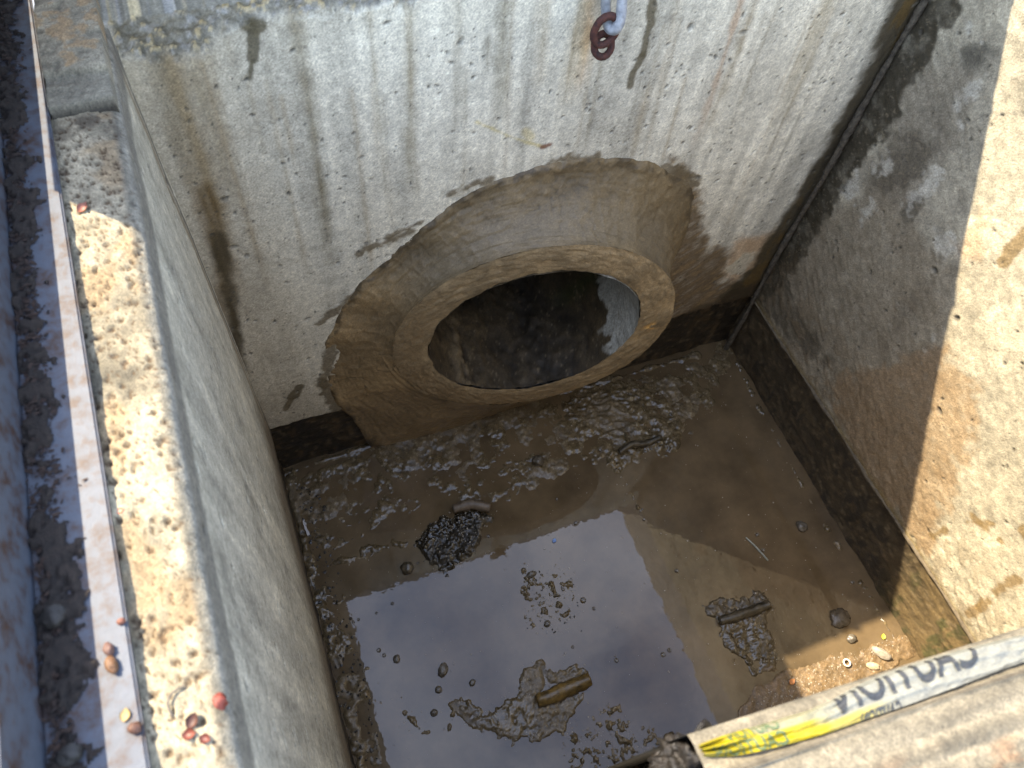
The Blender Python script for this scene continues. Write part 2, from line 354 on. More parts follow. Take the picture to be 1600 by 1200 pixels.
# ---- right wall
du = 0.0022
Y, Z = np.meshgrid(np.arange(-0.80, 0.0121, du), np.arange(HJ, HL + 1e-6, du))
P = np.stack([np.ones_like(Y), Y, Z], -1)
cl = fbm(Y*7, Z*7, 41, 5); cl2 = fbm(Y*18, Z*18, 45, 5); fi = fbm(Y*70, Z*70, 47, 4); stv = fbm(Y*40, Z*4, 49, 4)
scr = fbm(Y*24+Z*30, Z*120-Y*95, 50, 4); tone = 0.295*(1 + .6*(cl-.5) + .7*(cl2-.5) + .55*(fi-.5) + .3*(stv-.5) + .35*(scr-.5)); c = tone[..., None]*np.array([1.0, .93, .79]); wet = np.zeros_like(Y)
def rg(pts, colr, k, soft=.02, rough=.02, fs=40, seed=0, w=0.0):
    global c, wet
    m = region(Y, Z, 'right', pts, soft*.6, rough*1.5, fs, seed)*np.clip(.45+1.1*fbm(Y*60, Z*60, seed+9, 4), 0, 1); c = mix(c, colr, m*k); wet = np.maximum(wet, m*w); return m
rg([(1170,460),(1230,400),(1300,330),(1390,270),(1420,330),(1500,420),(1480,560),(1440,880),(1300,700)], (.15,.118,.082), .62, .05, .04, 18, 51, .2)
rg([(1400,120),(1480,90),(1530,150),(1440,300),(1400,330),(1370,240)], (.16,.14,.115), .6, .03, .03, 25, 52)
rg([(1395,225),(1440,190),(1455,240),(1400,300),(1360,310)], (.085,.072,.055), .75, .012, .02, 35, 53, .3)
rg([(1405,330),(1440,300),(1445,330),(1415,355)], (.075,.065,.05), .8, .008, .012, 40, 54, .4)
rg([(1505,80),(1540,60),(1560,80),(1535,105),(1505,100)], (.07,.065,.055), .8, .012, .01, 40, 55, .3)
for q, pts in enumerate([[(1360,255),(1385,245),(1390,262),(1365,270)],[(1310,295),(1340,270),(1345,290),(1325,305)],[(1430,555),(1455,530),(1462,545),(1440,572)],[(1490,150),(1530,120),(1540,135),(1500,190)],[(1415,300),(1470,260),(1480,280),(1420,330)],[(1345,330),(1362,310),(1368,322),(1350,345)],[(1500,30),(1520,28),(1525,60),(1508,60)],[(1450,370),(1490,360),(1495,395),(1465,400)]]):
    rg(pts, (.42,.41,.39), .75, .010, .016, 60, 60+q)
m = rg([(1290,600),(1400,560),(1480,555),(1528,610),(1525,670),(1490,740),(1478,800),(1450,870),(1420,830),(1340,720)], (.22,.150,.088), .75, .02, .022, 45, 70, .15)
rg([(1500,380),(1530,330),(1540,380),(1520,430)], (.38,.26,.16), .5, .02, .02, 40, 71)
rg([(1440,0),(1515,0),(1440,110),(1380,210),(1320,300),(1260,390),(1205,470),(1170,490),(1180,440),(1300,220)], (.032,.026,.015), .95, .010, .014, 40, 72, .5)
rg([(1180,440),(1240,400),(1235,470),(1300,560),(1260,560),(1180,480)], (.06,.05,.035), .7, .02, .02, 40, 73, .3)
for q, (a_, b_, w_) in enumerate([((1512,815),(1550,818),.0),((1520,808),(1540,825),.003),((1458,838),(1475,828),.002),((1515,960),(1545,940),.003),((1555,925),(1590,905),.003),((1530,950),(1535,935),.002),((1568,410),(1600,370),.006),((1600,830),(1602,832),.006),((1563,843),(1564,844),.0)]):
    m = stroke(Y, Z, 'right', [a_, b_], w_+.0045, .0025, .006, 70, 120+q); c = mix(c, (.17,.12,.06), m*.85); wet = np.maximum(wet, m*.5)
dm = ss(fbm(Y*35+Z*30, Z*60-Y*50, 130, 4), .5, .62)*ss(.45-Z, 0, .25); c = mix(c, (.16,.115,.07), dm*.4)
c = mix(c, (.16,.12,.05), (1-ss(Z, HJ+.002, HJ+.02))*.8)
pd, pm = pits(Y, Z, 650, .0008, .0024, du, 7, 2.5); pd2, pm2 = pits(Y, Z, 30, .002, .005, du, 8, 2.5); D = -pd - pd2; c = mix(c, (.05,.046,.04), np.maximum(pm*.85, pm2*.8))
sp_ = ss(fbm(Y*240, Z*240, 133, 2), .74, .80); c = mix(c, (.26,.22,.17), sp_*.35)
D += (cl-.5)*.004 + (cl2-.5)*.002 + (fi-.5)*.0014 + (scr-.5)*.0012 + dm*.0012
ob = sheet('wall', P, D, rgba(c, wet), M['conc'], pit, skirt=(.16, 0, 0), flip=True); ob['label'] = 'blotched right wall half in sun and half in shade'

# ---- left wall with its porous ledge, one swept profile (up the wall, round the arris, over the ledge)
rad = 0.010; XT = 0.008
prof = [(0.0 + XT*(z-HJ)/(HL-HJ), z) for z in np.arange(HJ, HL - rad, .0026)]
prof += [(XT - rad*(1-math.cos(a)), HL - rad + rad*math.sin(a)) for a in np.linspace(.15, math.pi/2, 7)]
x_ = prof[-1][0]
while x_ > -0.082: x_ -= .0013; prof.append((x_, HL))
prof = np.array(prof); s_ = np.concatenate([[0], np.cumsum(np.hypot(*np.diff(prof, axis=0).T))])
ys = np.arange(-0.80, 0.0121, .0018)
Y, S = np.meshgrid(ys, s_); PX = np.repeat(prof[:, :1], len(ys), 1); PZ = np.repeat(prof[:, 1:], len(ys), 1)
top = (PZ >= HL - 1e-4) & (PX < XT - rad + .002); topf = ss(PZ, HL-.006, HL-.0005)
P = np.stack([PX, Y, PZ], -1)
cl = fbm(Y*8, S*8, 141, 5); cl2 = fbm(Y*22, S*22, 143, 4); fi = fbm(Y*80, S*80, 145, 4); stv = fbm(Y*55, PZ*3, 147, 4)
tone = .42*(1 + .8*(stv-.5) + .35*(cl-.5) + .5*(cl2-.5) + .5*(fi-.5)); c = tone[..., None]*np.array([1.0, .97, .88]); c = mix(c, (.40,.39,.36), ss(fbm(Y*70+PZ*10, PZ*5, 148, 3), .60, .72)*.5); wet = np.full(Y.shape, .25)
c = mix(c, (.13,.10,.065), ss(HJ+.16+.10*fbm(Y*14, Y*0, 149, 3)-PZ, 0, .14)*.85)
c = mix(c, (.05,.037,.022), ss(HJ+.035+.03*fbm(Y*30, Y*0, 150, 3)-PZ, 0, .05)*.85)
m = np.exp(-((Y+.028+.008*(fbm(PZ*14, PZ*0, 151, 3)-.5))/.007)**2)*(1-topf); c = mix(c, (.20,.155,.10), m*.85)
m2 = np.exp(-((Y+.012)/.006)**2)*(1-topf); c = mix(c, (.05,.04,.025), m2*.8)
sand = .205*(1 + .6*(cl-.5) + 1.0*(cl2-.5) + .9*(fi-.5)); cs = sand[..., None]*np.array([1.0, .90, .72])
cs = mix(cs, (.20,.14,.08), ss(fbm(Y*30, PX*30, 153, 4), .52, .68)*.6); cs = mix(cs, (.11,.105,.095), ss(PX, -.003, .003)*.9)  # brown stains, then shade painted along the arris
c = c*(1-topf[..., None]) + cs*topf[..., None]
c = mix(c, (.12,.115,.11), ss(PZ+.02*(cl2-.5), HL-.045, HL-.030)*(1-topf)*.8)  # dark grey strip below the arris, painted in place of its shade
wet = wet*(1-topf)
dark = ss(Y, -.16, -.12)*topf*ss(fbm(Y*50, PX*50, 157, 4), .45, .6); c = mix(c, (.05,.04,.03), dark*.8)
S2, Y2 = S, Y
pd, pm = pits(Y, S, 1500, .001, .0045, .0018, 15, 2.4); wallm = 1 - topf
D = -pd*wallm*.7; c = mix(c, (.045,.045,.042), pm*wallm*.85)
j0 = int(np.argmax(s_ > s_[-1] - .092))
Yt, St = Y[j0:], S[j0:]; pt = np.zeros(Yt.shape); pmt = np.zeros(Yt.shape)
xt = np.arange(Yt.shape[1]); 
for k in range(3400):
    i = RS.randint(Yt.shape[1]); j = RS.randint(Yt.shape[0]); r_ = .0006 + .0019*RS.rand()**3.2
    wi = int(2.2*r_/.0018)+2; wj = int(2.2*r_/.0013)+2; sl = (slice(max(0, j-wj), j+wj+1), slice(max(0, i-wi), i+wi+1))
    d_ = np.hypot(Yt[sl]-Yt[0, i]+RS.uniform(-.001, .001), (St[sl]-St[j, 0])*RS.uniform(.8, 1.7))/r_
    mm = 1-ss(d_, .5, 1.3); pt[sl] = np.maximum(pt[sl], mm*r_*1.3); pmt[sl] = np.maximum(pmt[sl], mm)
D[j0:] -= pt*topf[j0:]; c[j0:] = mix(c[j0:], (.06,.036,.02), pmt*topf[j0:]*.85)
D += (cl-.5)*.003 + (fi-.5)*.0006 + topf*((cl2-.5)*.004 + (fi-.5)*.0016)
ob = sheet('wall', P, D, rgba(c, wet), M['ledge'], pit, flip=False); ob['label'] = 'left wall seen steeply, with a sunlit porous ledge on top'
LEFT_WALL = ob

# ---- front wall: rim under the tape
def yr(x): return -0.6995 - 0.082*(x-0.26)
xs = np.concatenate([np.arange(.236, .56, .0016), np.arange(.56, 1.02, .02)])
prof = [(0, z) for z in np.linspace(0.0, HL-.02, 30)] + [(-.006*(1-math.cos(a)), HL-.006+.006*math.sin(a)) for a in np.linspace(0, math.pi/2, 6)]
d_ = -.006
while d_ > -.20: d_ -= .0016; prof.append((d_, HL))
prof = np.array(prof); XX, DD = np.meshgrid(xs, prof[:, 0]); ZZ = np.repeat(prof[:, 1:], len(xs), 1)
P = np.stack([XX, np.vectorize(yr)(XX)+DD, ZZ], -1)
cl = fbm(XX*12, DD*40, 161, 5); ln = fbm(XX*18, DD*160, 163, 4); fi = fbm(XX*120, DD*120, 165, 4)
tone = .125*(1 + .7*(cl-.5) + 1.2*(ln-.5) + .6*(fi-.5)); c = tone[..., None]*np.array([1.0, .90, .74])
c = mix(c, (.17,.09,.05), ss(fbm(XX*30, DD*120, 167, 3), .56, .7)*ss(-DD, .035, .06)*.6)
tp = ss(ZZ, HL-.004, HL-.001)
D = tp*((cl-.5)*.003 + (ln-.5)*.0040*ss(-DD, .02, .04) + (fi-.5)*.0024*ss(-DD, .02, .05))
gr = np.exp(-((DD+.0215+.004*(fbm(XX*9, XX*0, 168, 2)-.5))/.0011)**2)*tp; D -= gr*.006; D -= ss(-DD, .0215, .0235)*tp*.003
c = mix(c, (.06,.05,.04), gr*.8)
pgm = ss(fbm(XX*260, DD*260, 169, 2), .66, .74)*ss(-DD, .04, .06)*tp; D -= pgm*.0014
ob = sheet('wall', P, D, rgba(c, np.zeros_like(XX)), M['ledge'], pit, flip=False); ob['label'] = 'sunlit front wall rim under the caution tape'
# the front wall left of its broken end, set back
box('wall', (-.20, -1.0, .0), (.2345, -.84, HL-.03), M['grey'], pit, .004)
box('wall', (.2345, -1.0, .0), (1.16, -.90, HL-.006), M['grey'], pit, .004)

# ---- base course (lower casting) below the joint, slightly set back
def base(plane):
    if plane == 'back':
        U, Z_ = np.meshgrid(np.arange(-.02, 1.021, .003), np.arange(-.05, HJ+.0001, .003)); P_ = np.stack([U, np.full(U.shape, .012), Z_], -1)
    elif plane == 'right':
        U, Z_ = np.meshgrid(np.arange(-.80, .015, .003), np.arange(-.05, HJ+.0001, .003)); P_ = np.stack([np.full(U.shape, 1.004)-.004*0, U, Z_], -1)
    else:
        U, Z_ = np.meshgrid(np.arange(-.80, .015, .003), np.arange(-.05, HJ+.0001, .003)); P_ = np.stack([np.full(U.shape, -.010), U, Z_], -1)
    s0 = {'back': 200, 'right': 220, 'left': 240}[plane]
    a = fbm(U*20, Z_*20, s0, 5); b_ = fbm(U*60, Z_*25, s0+3, 4); g_ = fbm(U*110, Z_*110, s0+5, 3)
    k = .060 if plane == 'right' else .030
    cc = (k*(1+1.0*(a-.5)+.8*(b_-.5)+.6*(g_-.5)))[..., None]*np.array([1.0, .74, .44])
    if plane == 'right':
        m_ = ss(-U, .55, .68); cc = mix(cc, (.15,.108,.055), m_*.75*np.clip(.4+a, 0, 1)); cc = mix(cc, (.045,.05,.02), m_*ss(b_, .5, .65)*.8)
        cc = mix(cc, (.016,.013,.009), ss(b_*.6+a*.4, .53, .62)*(1-m_)*.8); cc = mix(cc, (.10,.075,.045), np.exp(-((Z_-HJ+.008)/.006)**2)*.6)
    else:
        cc = mix(cc, (.012,.009,.006), ss(a, .45, .62)*.8); cc = mix(cc, (.11,.078,.045), (ss(U, .10, .20)*(1-ss(U, .30, .4))*.8 if plane == 'back' else U*0)*np.clip(b_*1.6-.2, 0, 1)); cc = mix(cc, (.09,.06,.03), ss(b_, .6, .72)*.5)
    dd = (a-.5)*.007 + (b_-.5)*.0030 + (g_-.5)*.0018; sc_ = ss(fbm(U*18, Z_*70, s0+7, 4), .5, .62); cc = mix(cc, (.020,.016,.010), sc_*.35); cc = mix(cc, (.13,.10,.065), ss(g_, .66, .74)*.5); dd = dd - sc_*.001
    sk = {'back': (0, .15, 0), 'right': (.15, 0, 0), 'left': (-.15, 0, 0)}[plane]
    keep = None
    if plane == 'back': keep = np.hypot(U-.475, Z_-.33) > .205
    o_ = sheet('base_course', P_, dd, rgba(cc, .35+.4*a), M['conc'], pit, keep=keep, skirt=sk, flip=(plane == 'right'))
    o_['label'] = {'back': 'dark wet base course under the back wall', 'right': 'dark wet base course under the right wall', 'left': 'dark base course under the left wall'}[plane]
base('back'); base('right'); base('left')
# mortar bead down the back right corner, and a thin bead on the joint of the right wall
zz = np.linspace(-.01, HL, 30)
V, F = tube([(.990+.003*math.sin(9*z), -.010-.003*math.sin(13*z+1), z) for z in zz], [.0046+.0010*math.sin(23*z)+.0007*math.sin(71*z) for z in zz], 10, .28, 5, sub=6)
obj('corner_bead', V, F, plain('bead_mortar', (.030,.024,.015), (.115,.095,.065), .85, 130, .9), pit)
V, F = tube([(1.000+.0005*math.sin(31*y), y, HJ+.001+.0015*math.sin(17*y)) for y in np.linspace(-.78, .0, 30)], [.0040+.0012*math.sin(41*y) for y in np.linspace(-.78, 0, 30)], 8, .2, 6, sub=3)
obj('joint_bead', V, F, plain('joint_mortar', (.06,.045,.028), (.13,.10,.06), .85, 140, .8), pit)

# ---- upstands above the ledge (these cut the sky and throw the shade)
up = tag(box('upstand', (.0, .0635, HL-.02), (1.02, .26, HT), M['grey'], pit, .004)); up['label'] = 'concrete upstand behind the back wall'
up = box('upstand', (1.0205, -1.0, HL-.02), (1.22, .26, HT), M['grey'], pit, .004)
# low rough mortar patch over the back end of the ledge
U, Y_ = np.meshgrid(np.arange(-.0440, .0062, .0011), np.arange(-.114, .070, .0011))
a = fbm(U*40, Y_*40, 261, 4); b_ = fbm(U*90, Y_*90, 263, 4); g_ = fbm(U*220, Y_*220, 265, 3)
edge = ss(Y_+.114+.006*(a-.5), 0, .004); stp = ss(Y_+.078+.012*(a-.5), 0, .004)
cc = (.20*(1+.9*(a-.5)+.7*(b_-.5)+.6*(g_-.5)))[..., None]*np.array([1, .92, .76]); cc = mix(cc, (.24,.15,.07), ss(b_, .5, .65)*stp*.6); cc = mix(cc, (.13,.125,.11), (1-stp)*.7)
cc = mix(cc, (.02,.016,.012), (1-edge)*.9)
dd = .009*edge + .006*stp + (a-.5)*.006+(b_-.5)*.004+(g_-.5)*.0018
sheet('mortar_patch', np.stack([U, Y_, np.full(U.shape, HL)], -1), dd, rgba(cc, np.zeros(U.shape)), M['ledge'], pit, skirt=(0, 0, -.02))['label'] = 'rough raised mortar patch at the back end of the ledge'
box('shade_slab', (-.130, -.128, HT-.115), (-.0005, .26, HT), M['grey'], pit, .004)  # unseen overhanging slab, added to shade the back end of the ledge
# low kerb left of the steel frame
V = []; box('kerb', (-.30, -1.0, HL-.05), (-.0835, .26, HL+.050), M['grey'], pit, .004)['label'] = 'low grey concrete kerb beside the steel frame'

# ================================================================== PIPE
pipe = empty('drain_pipe', (0.46, 0.0, 0.0), 'round concrete pipe mouth sealed with a wide collar of brown mortar', 'pipe')
E1 = np.cross(RN, [0, 0, 1.0]); E1 /= np.linalg.norm(E1); E1 = E1 if E1[0] > 0 else -E1; E2 = np.cross(E1, RN); E2 = E2 if E2[2] > 0 else -E2
tr = [tuple(q) for q in uv('back', [(585,705),(566,672),(552,650),(526,632),(510,600),(506,560),(522,505),(560,446),(600,408),(640,374),(700,325),(740,300),(820,264),(900,248),(960,246),(1000,251),(1050,270),(1084,300)])]
tr = tr + [(.752,.50),(.745,.40),(.715,.22),(.64,.07),(.52,-.03),(.36,-.05),(.26,-.05)]
tr = np.array(tr); ta = np.arctan2(tr[:, 1]-RC[2], tr[:, 0]-RC[0]); trr = np.hypot(tr[:, 1]-RC[2], tr[:, 0]-RC[0])
o_ = np.argsort(ta); ta = ta[o_]; trr = trr[o_]; ta = np.concatenate([ta-2*np.pi, ta, ta+2*np.pi]); trr = np.tile(trr, 3)
NT = 900; th = np.linspace(0, 2*np.pi, NT, endpoint=False)
Rw = np.interp(th-np.pi, ta, trr)          # angle measured from -pi
ang = th - np.pi
ker = np.exp(-np.linspace(-2, 2, 31)**2); ker /= ker.sum(); Rw = np.convolve(np.concatenate([Rw[-15:], Rw, Rw[:15]]), ker, 'valid')
Rw += .006*(fbm(np.cos(ang)*9+20, np.sin(ang)*9+20, 301, 4)-.5)*2
ring = lambda r: RC + r*(np.cos(ang)[:, None]*E1 + np.sin(ang)[:, None]*E2)
outer = ring(R_OUT); wallp = np.stack([RC[0]+Rw*np.cos(ang), np.full(NT, .0005), RC[2]+Rw*np.sin(ang)], 1)
ns = 90; s = np.linspace(0, 1, ns)
P = np.zeros((ns, NT, 3))
for i, q in enumerate(s):
    ex = 1.9 - .75*ss(-np.cos(ang)*.75-np.sin(ang)*.65, .1, .8); k = q**ex; P[i, :, 0] = outer[:, 0]*(1-k)+wallp[:, 0]*k; P[i, :, 2] = outer[:, 2]*(1-k)+wallp[:, 2]*k
    P[i, :, 1] = outer[:, 1]*(1-q)**1.15 + wallp[:, 1]*(1-(1-q)**1.15)
A, S = np.meshgrid(ang, s); CA, SA = np.cos(A), np.sin(A)
def pol(fa, fr, sd, o=4): return fbm(A*fa + 40 + .9*S, S*fr + 3*np.sin(A*2), sd, o)     # strokes that run round the collar
wrapf = ss(np.abs(A), np.pi-.25, np.pi)
tr1 = pol(3, 22, 311); tr2 = pol(9, 60, 313); bl = fbm(P[..., 0]*14, P[..., 2]*14+P[..., 1]*10, 315, 5); gr = fbm(P[..., 0]*90, P[..., 2]*90+P[..., 1]*60, 317, 4)
tr1 = tr1*(1-wrapf)+.5*wrapf; tr2 = tr2*(1-wrapf)+.5*wrapf
cr_ = np.abs(fbm(P[..., 0]*20+4, P[..., 2]*20+P[..., 1]*24, 319, 3)-.5); crk = (1-ss(cr_, .0, .012))*ss(fbm(P[..., 0]*8, P[..., 2]*8, 320, 2), .55, .65)
c = (.150*(1+.8*(bl-.5)+.16*(tr1-.5)+.08*(tr2-.5)+.45*(gr-.5)))[..., None]*np.array([1.0, .76, .46])
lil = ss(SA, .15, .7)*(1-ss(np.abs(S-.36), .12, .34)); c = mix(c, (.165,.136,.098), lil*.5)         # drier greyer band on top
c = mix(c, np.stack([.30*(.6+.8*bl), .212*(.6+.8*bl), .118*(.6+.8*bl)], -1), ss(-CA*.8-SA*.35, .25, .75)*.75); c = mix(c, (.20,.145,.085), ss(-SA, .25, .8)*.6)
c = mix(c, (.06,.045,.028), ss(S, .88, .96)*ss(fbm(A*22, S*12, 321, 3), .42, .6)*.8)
c = mix(c, (.05,.04,.03), crk*.5)
tw = np.abs(fbm(P[..., 0]*26+P[..., 2]*9, P[..., 2]*11-P[..., 0]*6, 325, 3)-.5)*2; tw = 1-ss(tw, .0, .10)
D = (bl-.5)*.012*np.minimum(1, S*6)*(1-ss(S, .93, 1)) + (tr1-.5)*.0020*(1-ss(S, .96, 1)) + (tr2-.5)*.0006 + (gr-.5)*.0018 + tw*.0007 - crk*.0012
D += ss(S, .86, .95)*(1-ss(S, .97, 1))*.003*fbm(A*26, S*10, 323, 3)
wet = .55 + .35*ss(-SA, 0, .7) + .5*(bl-.5); c = c*.90
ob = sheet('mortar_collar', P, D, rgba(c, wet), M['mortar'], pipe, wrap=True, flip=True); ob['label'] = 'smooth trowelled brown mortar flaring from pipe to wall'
# mortar rim: rounded annulus face
ns = 40; s = np.linspace(0, 1, ns); P = np.zeros((ns, NT, 3))
lump = .0035*(fbm(np.cos(ang)*5+9, np.sin(ang)*5+9, 331, 4)-.5)*2
for i, q in enumerate(s):
    r = R_OUT + (R_IN-R_OUT)*q; e = (abs(2*q-1))**4
    P[i] = ring(r + lump*(.4+.6*q)) + RN*(.007*(1-e))[None] if np.ndim(e) else ring(R_OUT) 
for i, q in enumerate(s):
    r = R_OUT + (R_IN-R_OUT)*q; e = abs(2*q-1)**4
    P[i] = RC + (r + lump*q)[:, None]*(np.cos(ang)[:, None]*E1 + np.sin(ang)[:, None]*E2) + RN*.0018*(1-e)
A, S = np.meshgrid(ang, s); CA, SA = np.cos(A), np.sin(A)
gr = fbm(P[..., 0]*110, P[..., 2]*110, 333, 4); bl = fbm(P[..., 0]*22, P[..., 2]*22, 335, 4)
rad_st = fbm(A*14+50, S*10+A*6, 337, 4); rad_st = rad_st*(1-ss(np.abs(A), np.pi-.2, np.pi))+.5*ss(np.abs(A), np.pi-.2, np.pi)
c = (.225*(1+.9*(bl-.5)+.55*(gr-.5)+.45*(rad_st-.5)))[..., None]*np.array([1.0, .76, .47])
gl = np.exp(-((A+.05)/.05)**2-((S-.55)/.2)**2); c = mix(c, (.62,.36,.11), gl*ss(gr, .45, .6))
D = (bl-.5)*.0040 + (rad_st-.5)*.0030 + (gr-.5)*.0012
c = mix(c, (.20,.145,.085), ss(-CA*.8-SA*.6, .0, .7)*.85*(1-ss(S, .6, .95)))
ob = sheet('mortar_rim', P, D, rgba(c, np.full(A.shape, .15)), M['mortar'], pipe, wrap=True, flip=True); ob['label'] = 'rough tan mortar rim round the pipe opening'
# barrel, seen inside
AX = -RN.copy(); AX[2] = 0.0; AX /= np.linalg.norm(AX); Lp = 1.3; nl = 150
ln_ = np.concatenate([np.linspace(0, .5, 110), np.linspace(.51, Lp, 40)]); A, Sx = np.meshgrid(np.linspace(-np.pi, np.pi, 361)[:-1], ln_)
P = RC + (R_IN*.995)*(np.cos(A)[..., None]*E1 + np.sin(A)[..., None]*E2) + AX*Sx[..., None] + RN*.001
hz = np.sin(A); n1 = fbm(A*4, Sx*14, 341, 5); n2 = fbm(A*14, Sx*55, 343, 4)
c = ((.055-.030*ss(Sx, .1, .35))*(1+1.6*(n1-.5)+.9*(n2-.5)))[..., None]*np.array([1.0, .74, .43]); wet = .5+.4*(n1-.5)  # muddy brown, darkened with depth to stand in for shade inside
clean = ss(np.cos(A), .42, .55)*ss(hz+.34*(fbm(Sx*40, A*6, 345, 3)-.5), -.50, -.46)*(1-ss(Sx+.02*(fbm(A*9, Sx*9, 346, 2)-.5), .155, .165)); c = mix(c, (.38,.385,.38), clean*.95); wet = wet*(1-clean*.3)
alg = ss(np.cos(A), .4, .7)*np.exp(-((Sx-.172)/.022)**2); c = mix(c, (.030,.036,.010), alg*.7)
streakm = np.exp(-((A+2.25+.10*np.sin(Sx*9))/.13)**2); c = mix(c, (.20,.155,.10), streakm*np.clip(n2*2.2-.6, 0, 1)*.9); D0 = streakm*.010*n2
D = D0 + (n1-.5)*.006 + (n2-.5)*.003 + ss(-hz, .75, .95)*(.008+.010*(n1-.5)+.003*(n2-.5))
rdg = np.exp(-((A+1.25+.10*np.sin(Sx*11))/.16)**2); D += rdg*.005*(n2-.2); c = mix(c, (.012,.010,.008), rdg*.6); c = mix(c, (.16,.13,.09), ss(fbm(A*60, Sx*160, 349, 2), .78, .83)*.6)
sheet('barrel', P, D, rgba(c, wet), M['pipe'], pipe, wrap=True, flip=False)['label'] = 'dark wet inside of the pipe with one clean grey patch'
capr = RC + AX*(Lp-.01)
obj('barrel_end', [tuple(capr)] + [tuple(capr + .19*(math.cos(a)*E1+math.sin(a)*E2)) for a in np.linspace(0, 2*math.pi, 33)[:-1]], [[0, i+1, (i+1) % 32+1] for i in range(32)], plain('pipe_dark', (.02,.016,.01), (.05,.04,.03), .9), pipe)  # dark disc standing in for the unlit far end of the pipe
V, F = tube(np.array([RC + AX*q for q in np.linspace(.03, Lp, 12)]), .232, 32, 0, 0, caps=False, sub=1)
obj('outer_shell', V, F, M['grey'], pipe)

# ================================================================== FLOOR: water and mud
wv = [(-.02, -.92, 0), (1.02, -.92, 0), (1.02, .02, 0), (-.02, .02, 0)]
wo_ = obj('muddy_water', wv, [[0, 1, 2, 3]], M['water'], smooth=False); tag(wo_, kind='structure')
du = .0020
X, Y = np.meshgrid(np.arange(-.012, 1.0061, du), np.arange(-.90, .0141, du))
n1 = fbm(X*38, Y*38, 401, 4); n2 = fbm(X*95, Y*95, 403, 4); n3 = fbm(X*220, Y*220, 405, 3); big = fbm(X*12, Y*12, 407, 4)
rid = 1-np.abs(2*fbm(X*34+Y*10, Y*52, 409, 4)-1)
H = np.full(X.shape, -.010)
def fr(pts, soft=.03, rough=.03, fs=25, seed=0): return region(X, Y, 'floor', pts, soft, rough, fs, seed)
def fs_(pts, w, soft=.012, rough=.012, fs=45, seed=0): return stroke(X, Y, 'floor', pts, w, soft, rough, fs, seed)
def lay(m, h):
    global H
    H = np.maximum(H, -.010*(1-m) + m*h - .004*(1-m))
lumps = (n1-.50)*.0085 + (n2-.5)*.0040 + (n3-.5)*.0010
# back band, patchy
m = fr([(430,740),(620,670),(860,615),(1150,525),(1160,600),(1090,690),(1060,735),(930,740),(800,780),(680,790),(560,870),(500,900)], .03, .04, 20, 411); lay(m, lumps + .0004)
m = fr([(560,690),(700,650),(870,612),(900,650),(760,700),(600,760)], .03, .03, 25, 412); lay(m, lumps*.9 + .0022)
m = fr([(850,625),(1000,575),(1075,590),(1085,680),(1000,720),(900,690)], .025, .025, 25, 413); lay(m, (rid-.62)*.009 + (n1-.5)*.005 + (n2-.5)*.0036 + (n3-.5)*.0010 + .0008)
m = fs_([(440,742),(620,682),(760,640),(880,612),(1000,580),(1090,555)], .012, .014, .012, 40, 414); lay(m, .004 + lumps*.5)
m = fs_([(452,745),(472,830),(482,880)], .010, .006, .004, 50, 430); lay(m, .0034+(n2-.5)*.004)
# clod with sticks right of centre, streak below it
m = fs_([(960,720),(1010,700),(1050,690)], .022, .022, .02, 40, 415); lay(m, .005 + (n2-.5)*.014+(n3-.5)*.003)
m = fs_([(965,735),(985,765),(1000,800)], .006, .010, .010, 60, 416); lay(m, .003 + (n2-.5)*.016)
# black gravel clump
blk = fr([(640,845),(690,800),(745,788),(775,800),(760,840),(730,880),(700,900),(670,890)], .018, .018, 40, 417); lay(blk, .005+(n1-.5)*.010+(n2-.5)*.012+(n3-.5)*.006)
m = fs_([(480,900),(560,868),(640,845)], .018, .02, .02, 40, 418); lay(m, (n1-.5)*.012+(n2-.5)*.008+.0010)
# along the left wall
m = fs_([(452,745),(485,900),(515,1000),(545,1110),(575,1240)], .020, .022, .022, 40, 419); lay(m, (n1-.5)*.010+(n2-.5)*.007+.0030)
m = fs_([(500,900),(535,1000),(575,1110),(600,1240)], .030, .022, .022, 40, 420); lay(m, (n1-.56)*.015+(n2-.5)*.010-.0002)
# islands in the reflected sky
isl = fr([(700,1100),(722,1090),(770,1110),(800,1085),(815,1040),(850,1030),(880,1045),(905,1030),(930,1045),(925,1080),(900,1110),(880,1150),(800,1165),(740,1145)], .010, .014, 50, 421); lay(isl, .0026+(n1-.5)*.005+(n2-.5)*.006+(n3-.5)*.0025)
m = fs_([(635,1115),(655,1140),(690,1150),(715,1100)], .008, .010, .010, 60, 422); lay(m, .0022+(n2-.5)*.014)
m = fr([(815,885),(870,880),(895,905),(905,960),(860,990),(820,970),(810,930)], .03, .03, 40, 423); lay(m, (n2-.56)*.026+(n3-.5)*.016+.0006)
m = fr([(860,1140),(960,1100),(1040,1130),(1060,1200),(900,1230)], .03, .03, 40, 424); lay(m, (n2-.58)*.020+(n3-.5)*.018+.0004)
# right clod with stick, sandy bank in the sun
cld = fr([(1095,945),(1140,925),(1185,915),(1215,945),(1205,985),(1230,1040),(1180,1060),(1130,1010)], .014, .018, 40, 425); lay(cld, .0026+(n1-.5)*.006+(n2-.5)*.007+(n3-.5)*.003)
snd = fr([(1150,1100),(1200,1050),(1280,1030),(1420,985),(1440,1030),(1250,1120),(1140,1160)], .014, .014, 40, 426); lay(snd, .0022+(n1-.5)*.006+(n2-.5)*.003+(n3-.5)*.0018)
m = fs_([(1140,545),(1200,660),(1270,790),(1340,900),(1410,1020)], .008, .010, .010, 50, 427); lay(m, .002+(n2-.5)*.012)
m = fr([(1100,1150),(1050,1145),(1000,1190),(980,1240),(1110,1240)], .012, .014, 40, 428); lay(m, .012+(n1-.5)*.02+(n2-.5)*.012); drk = m
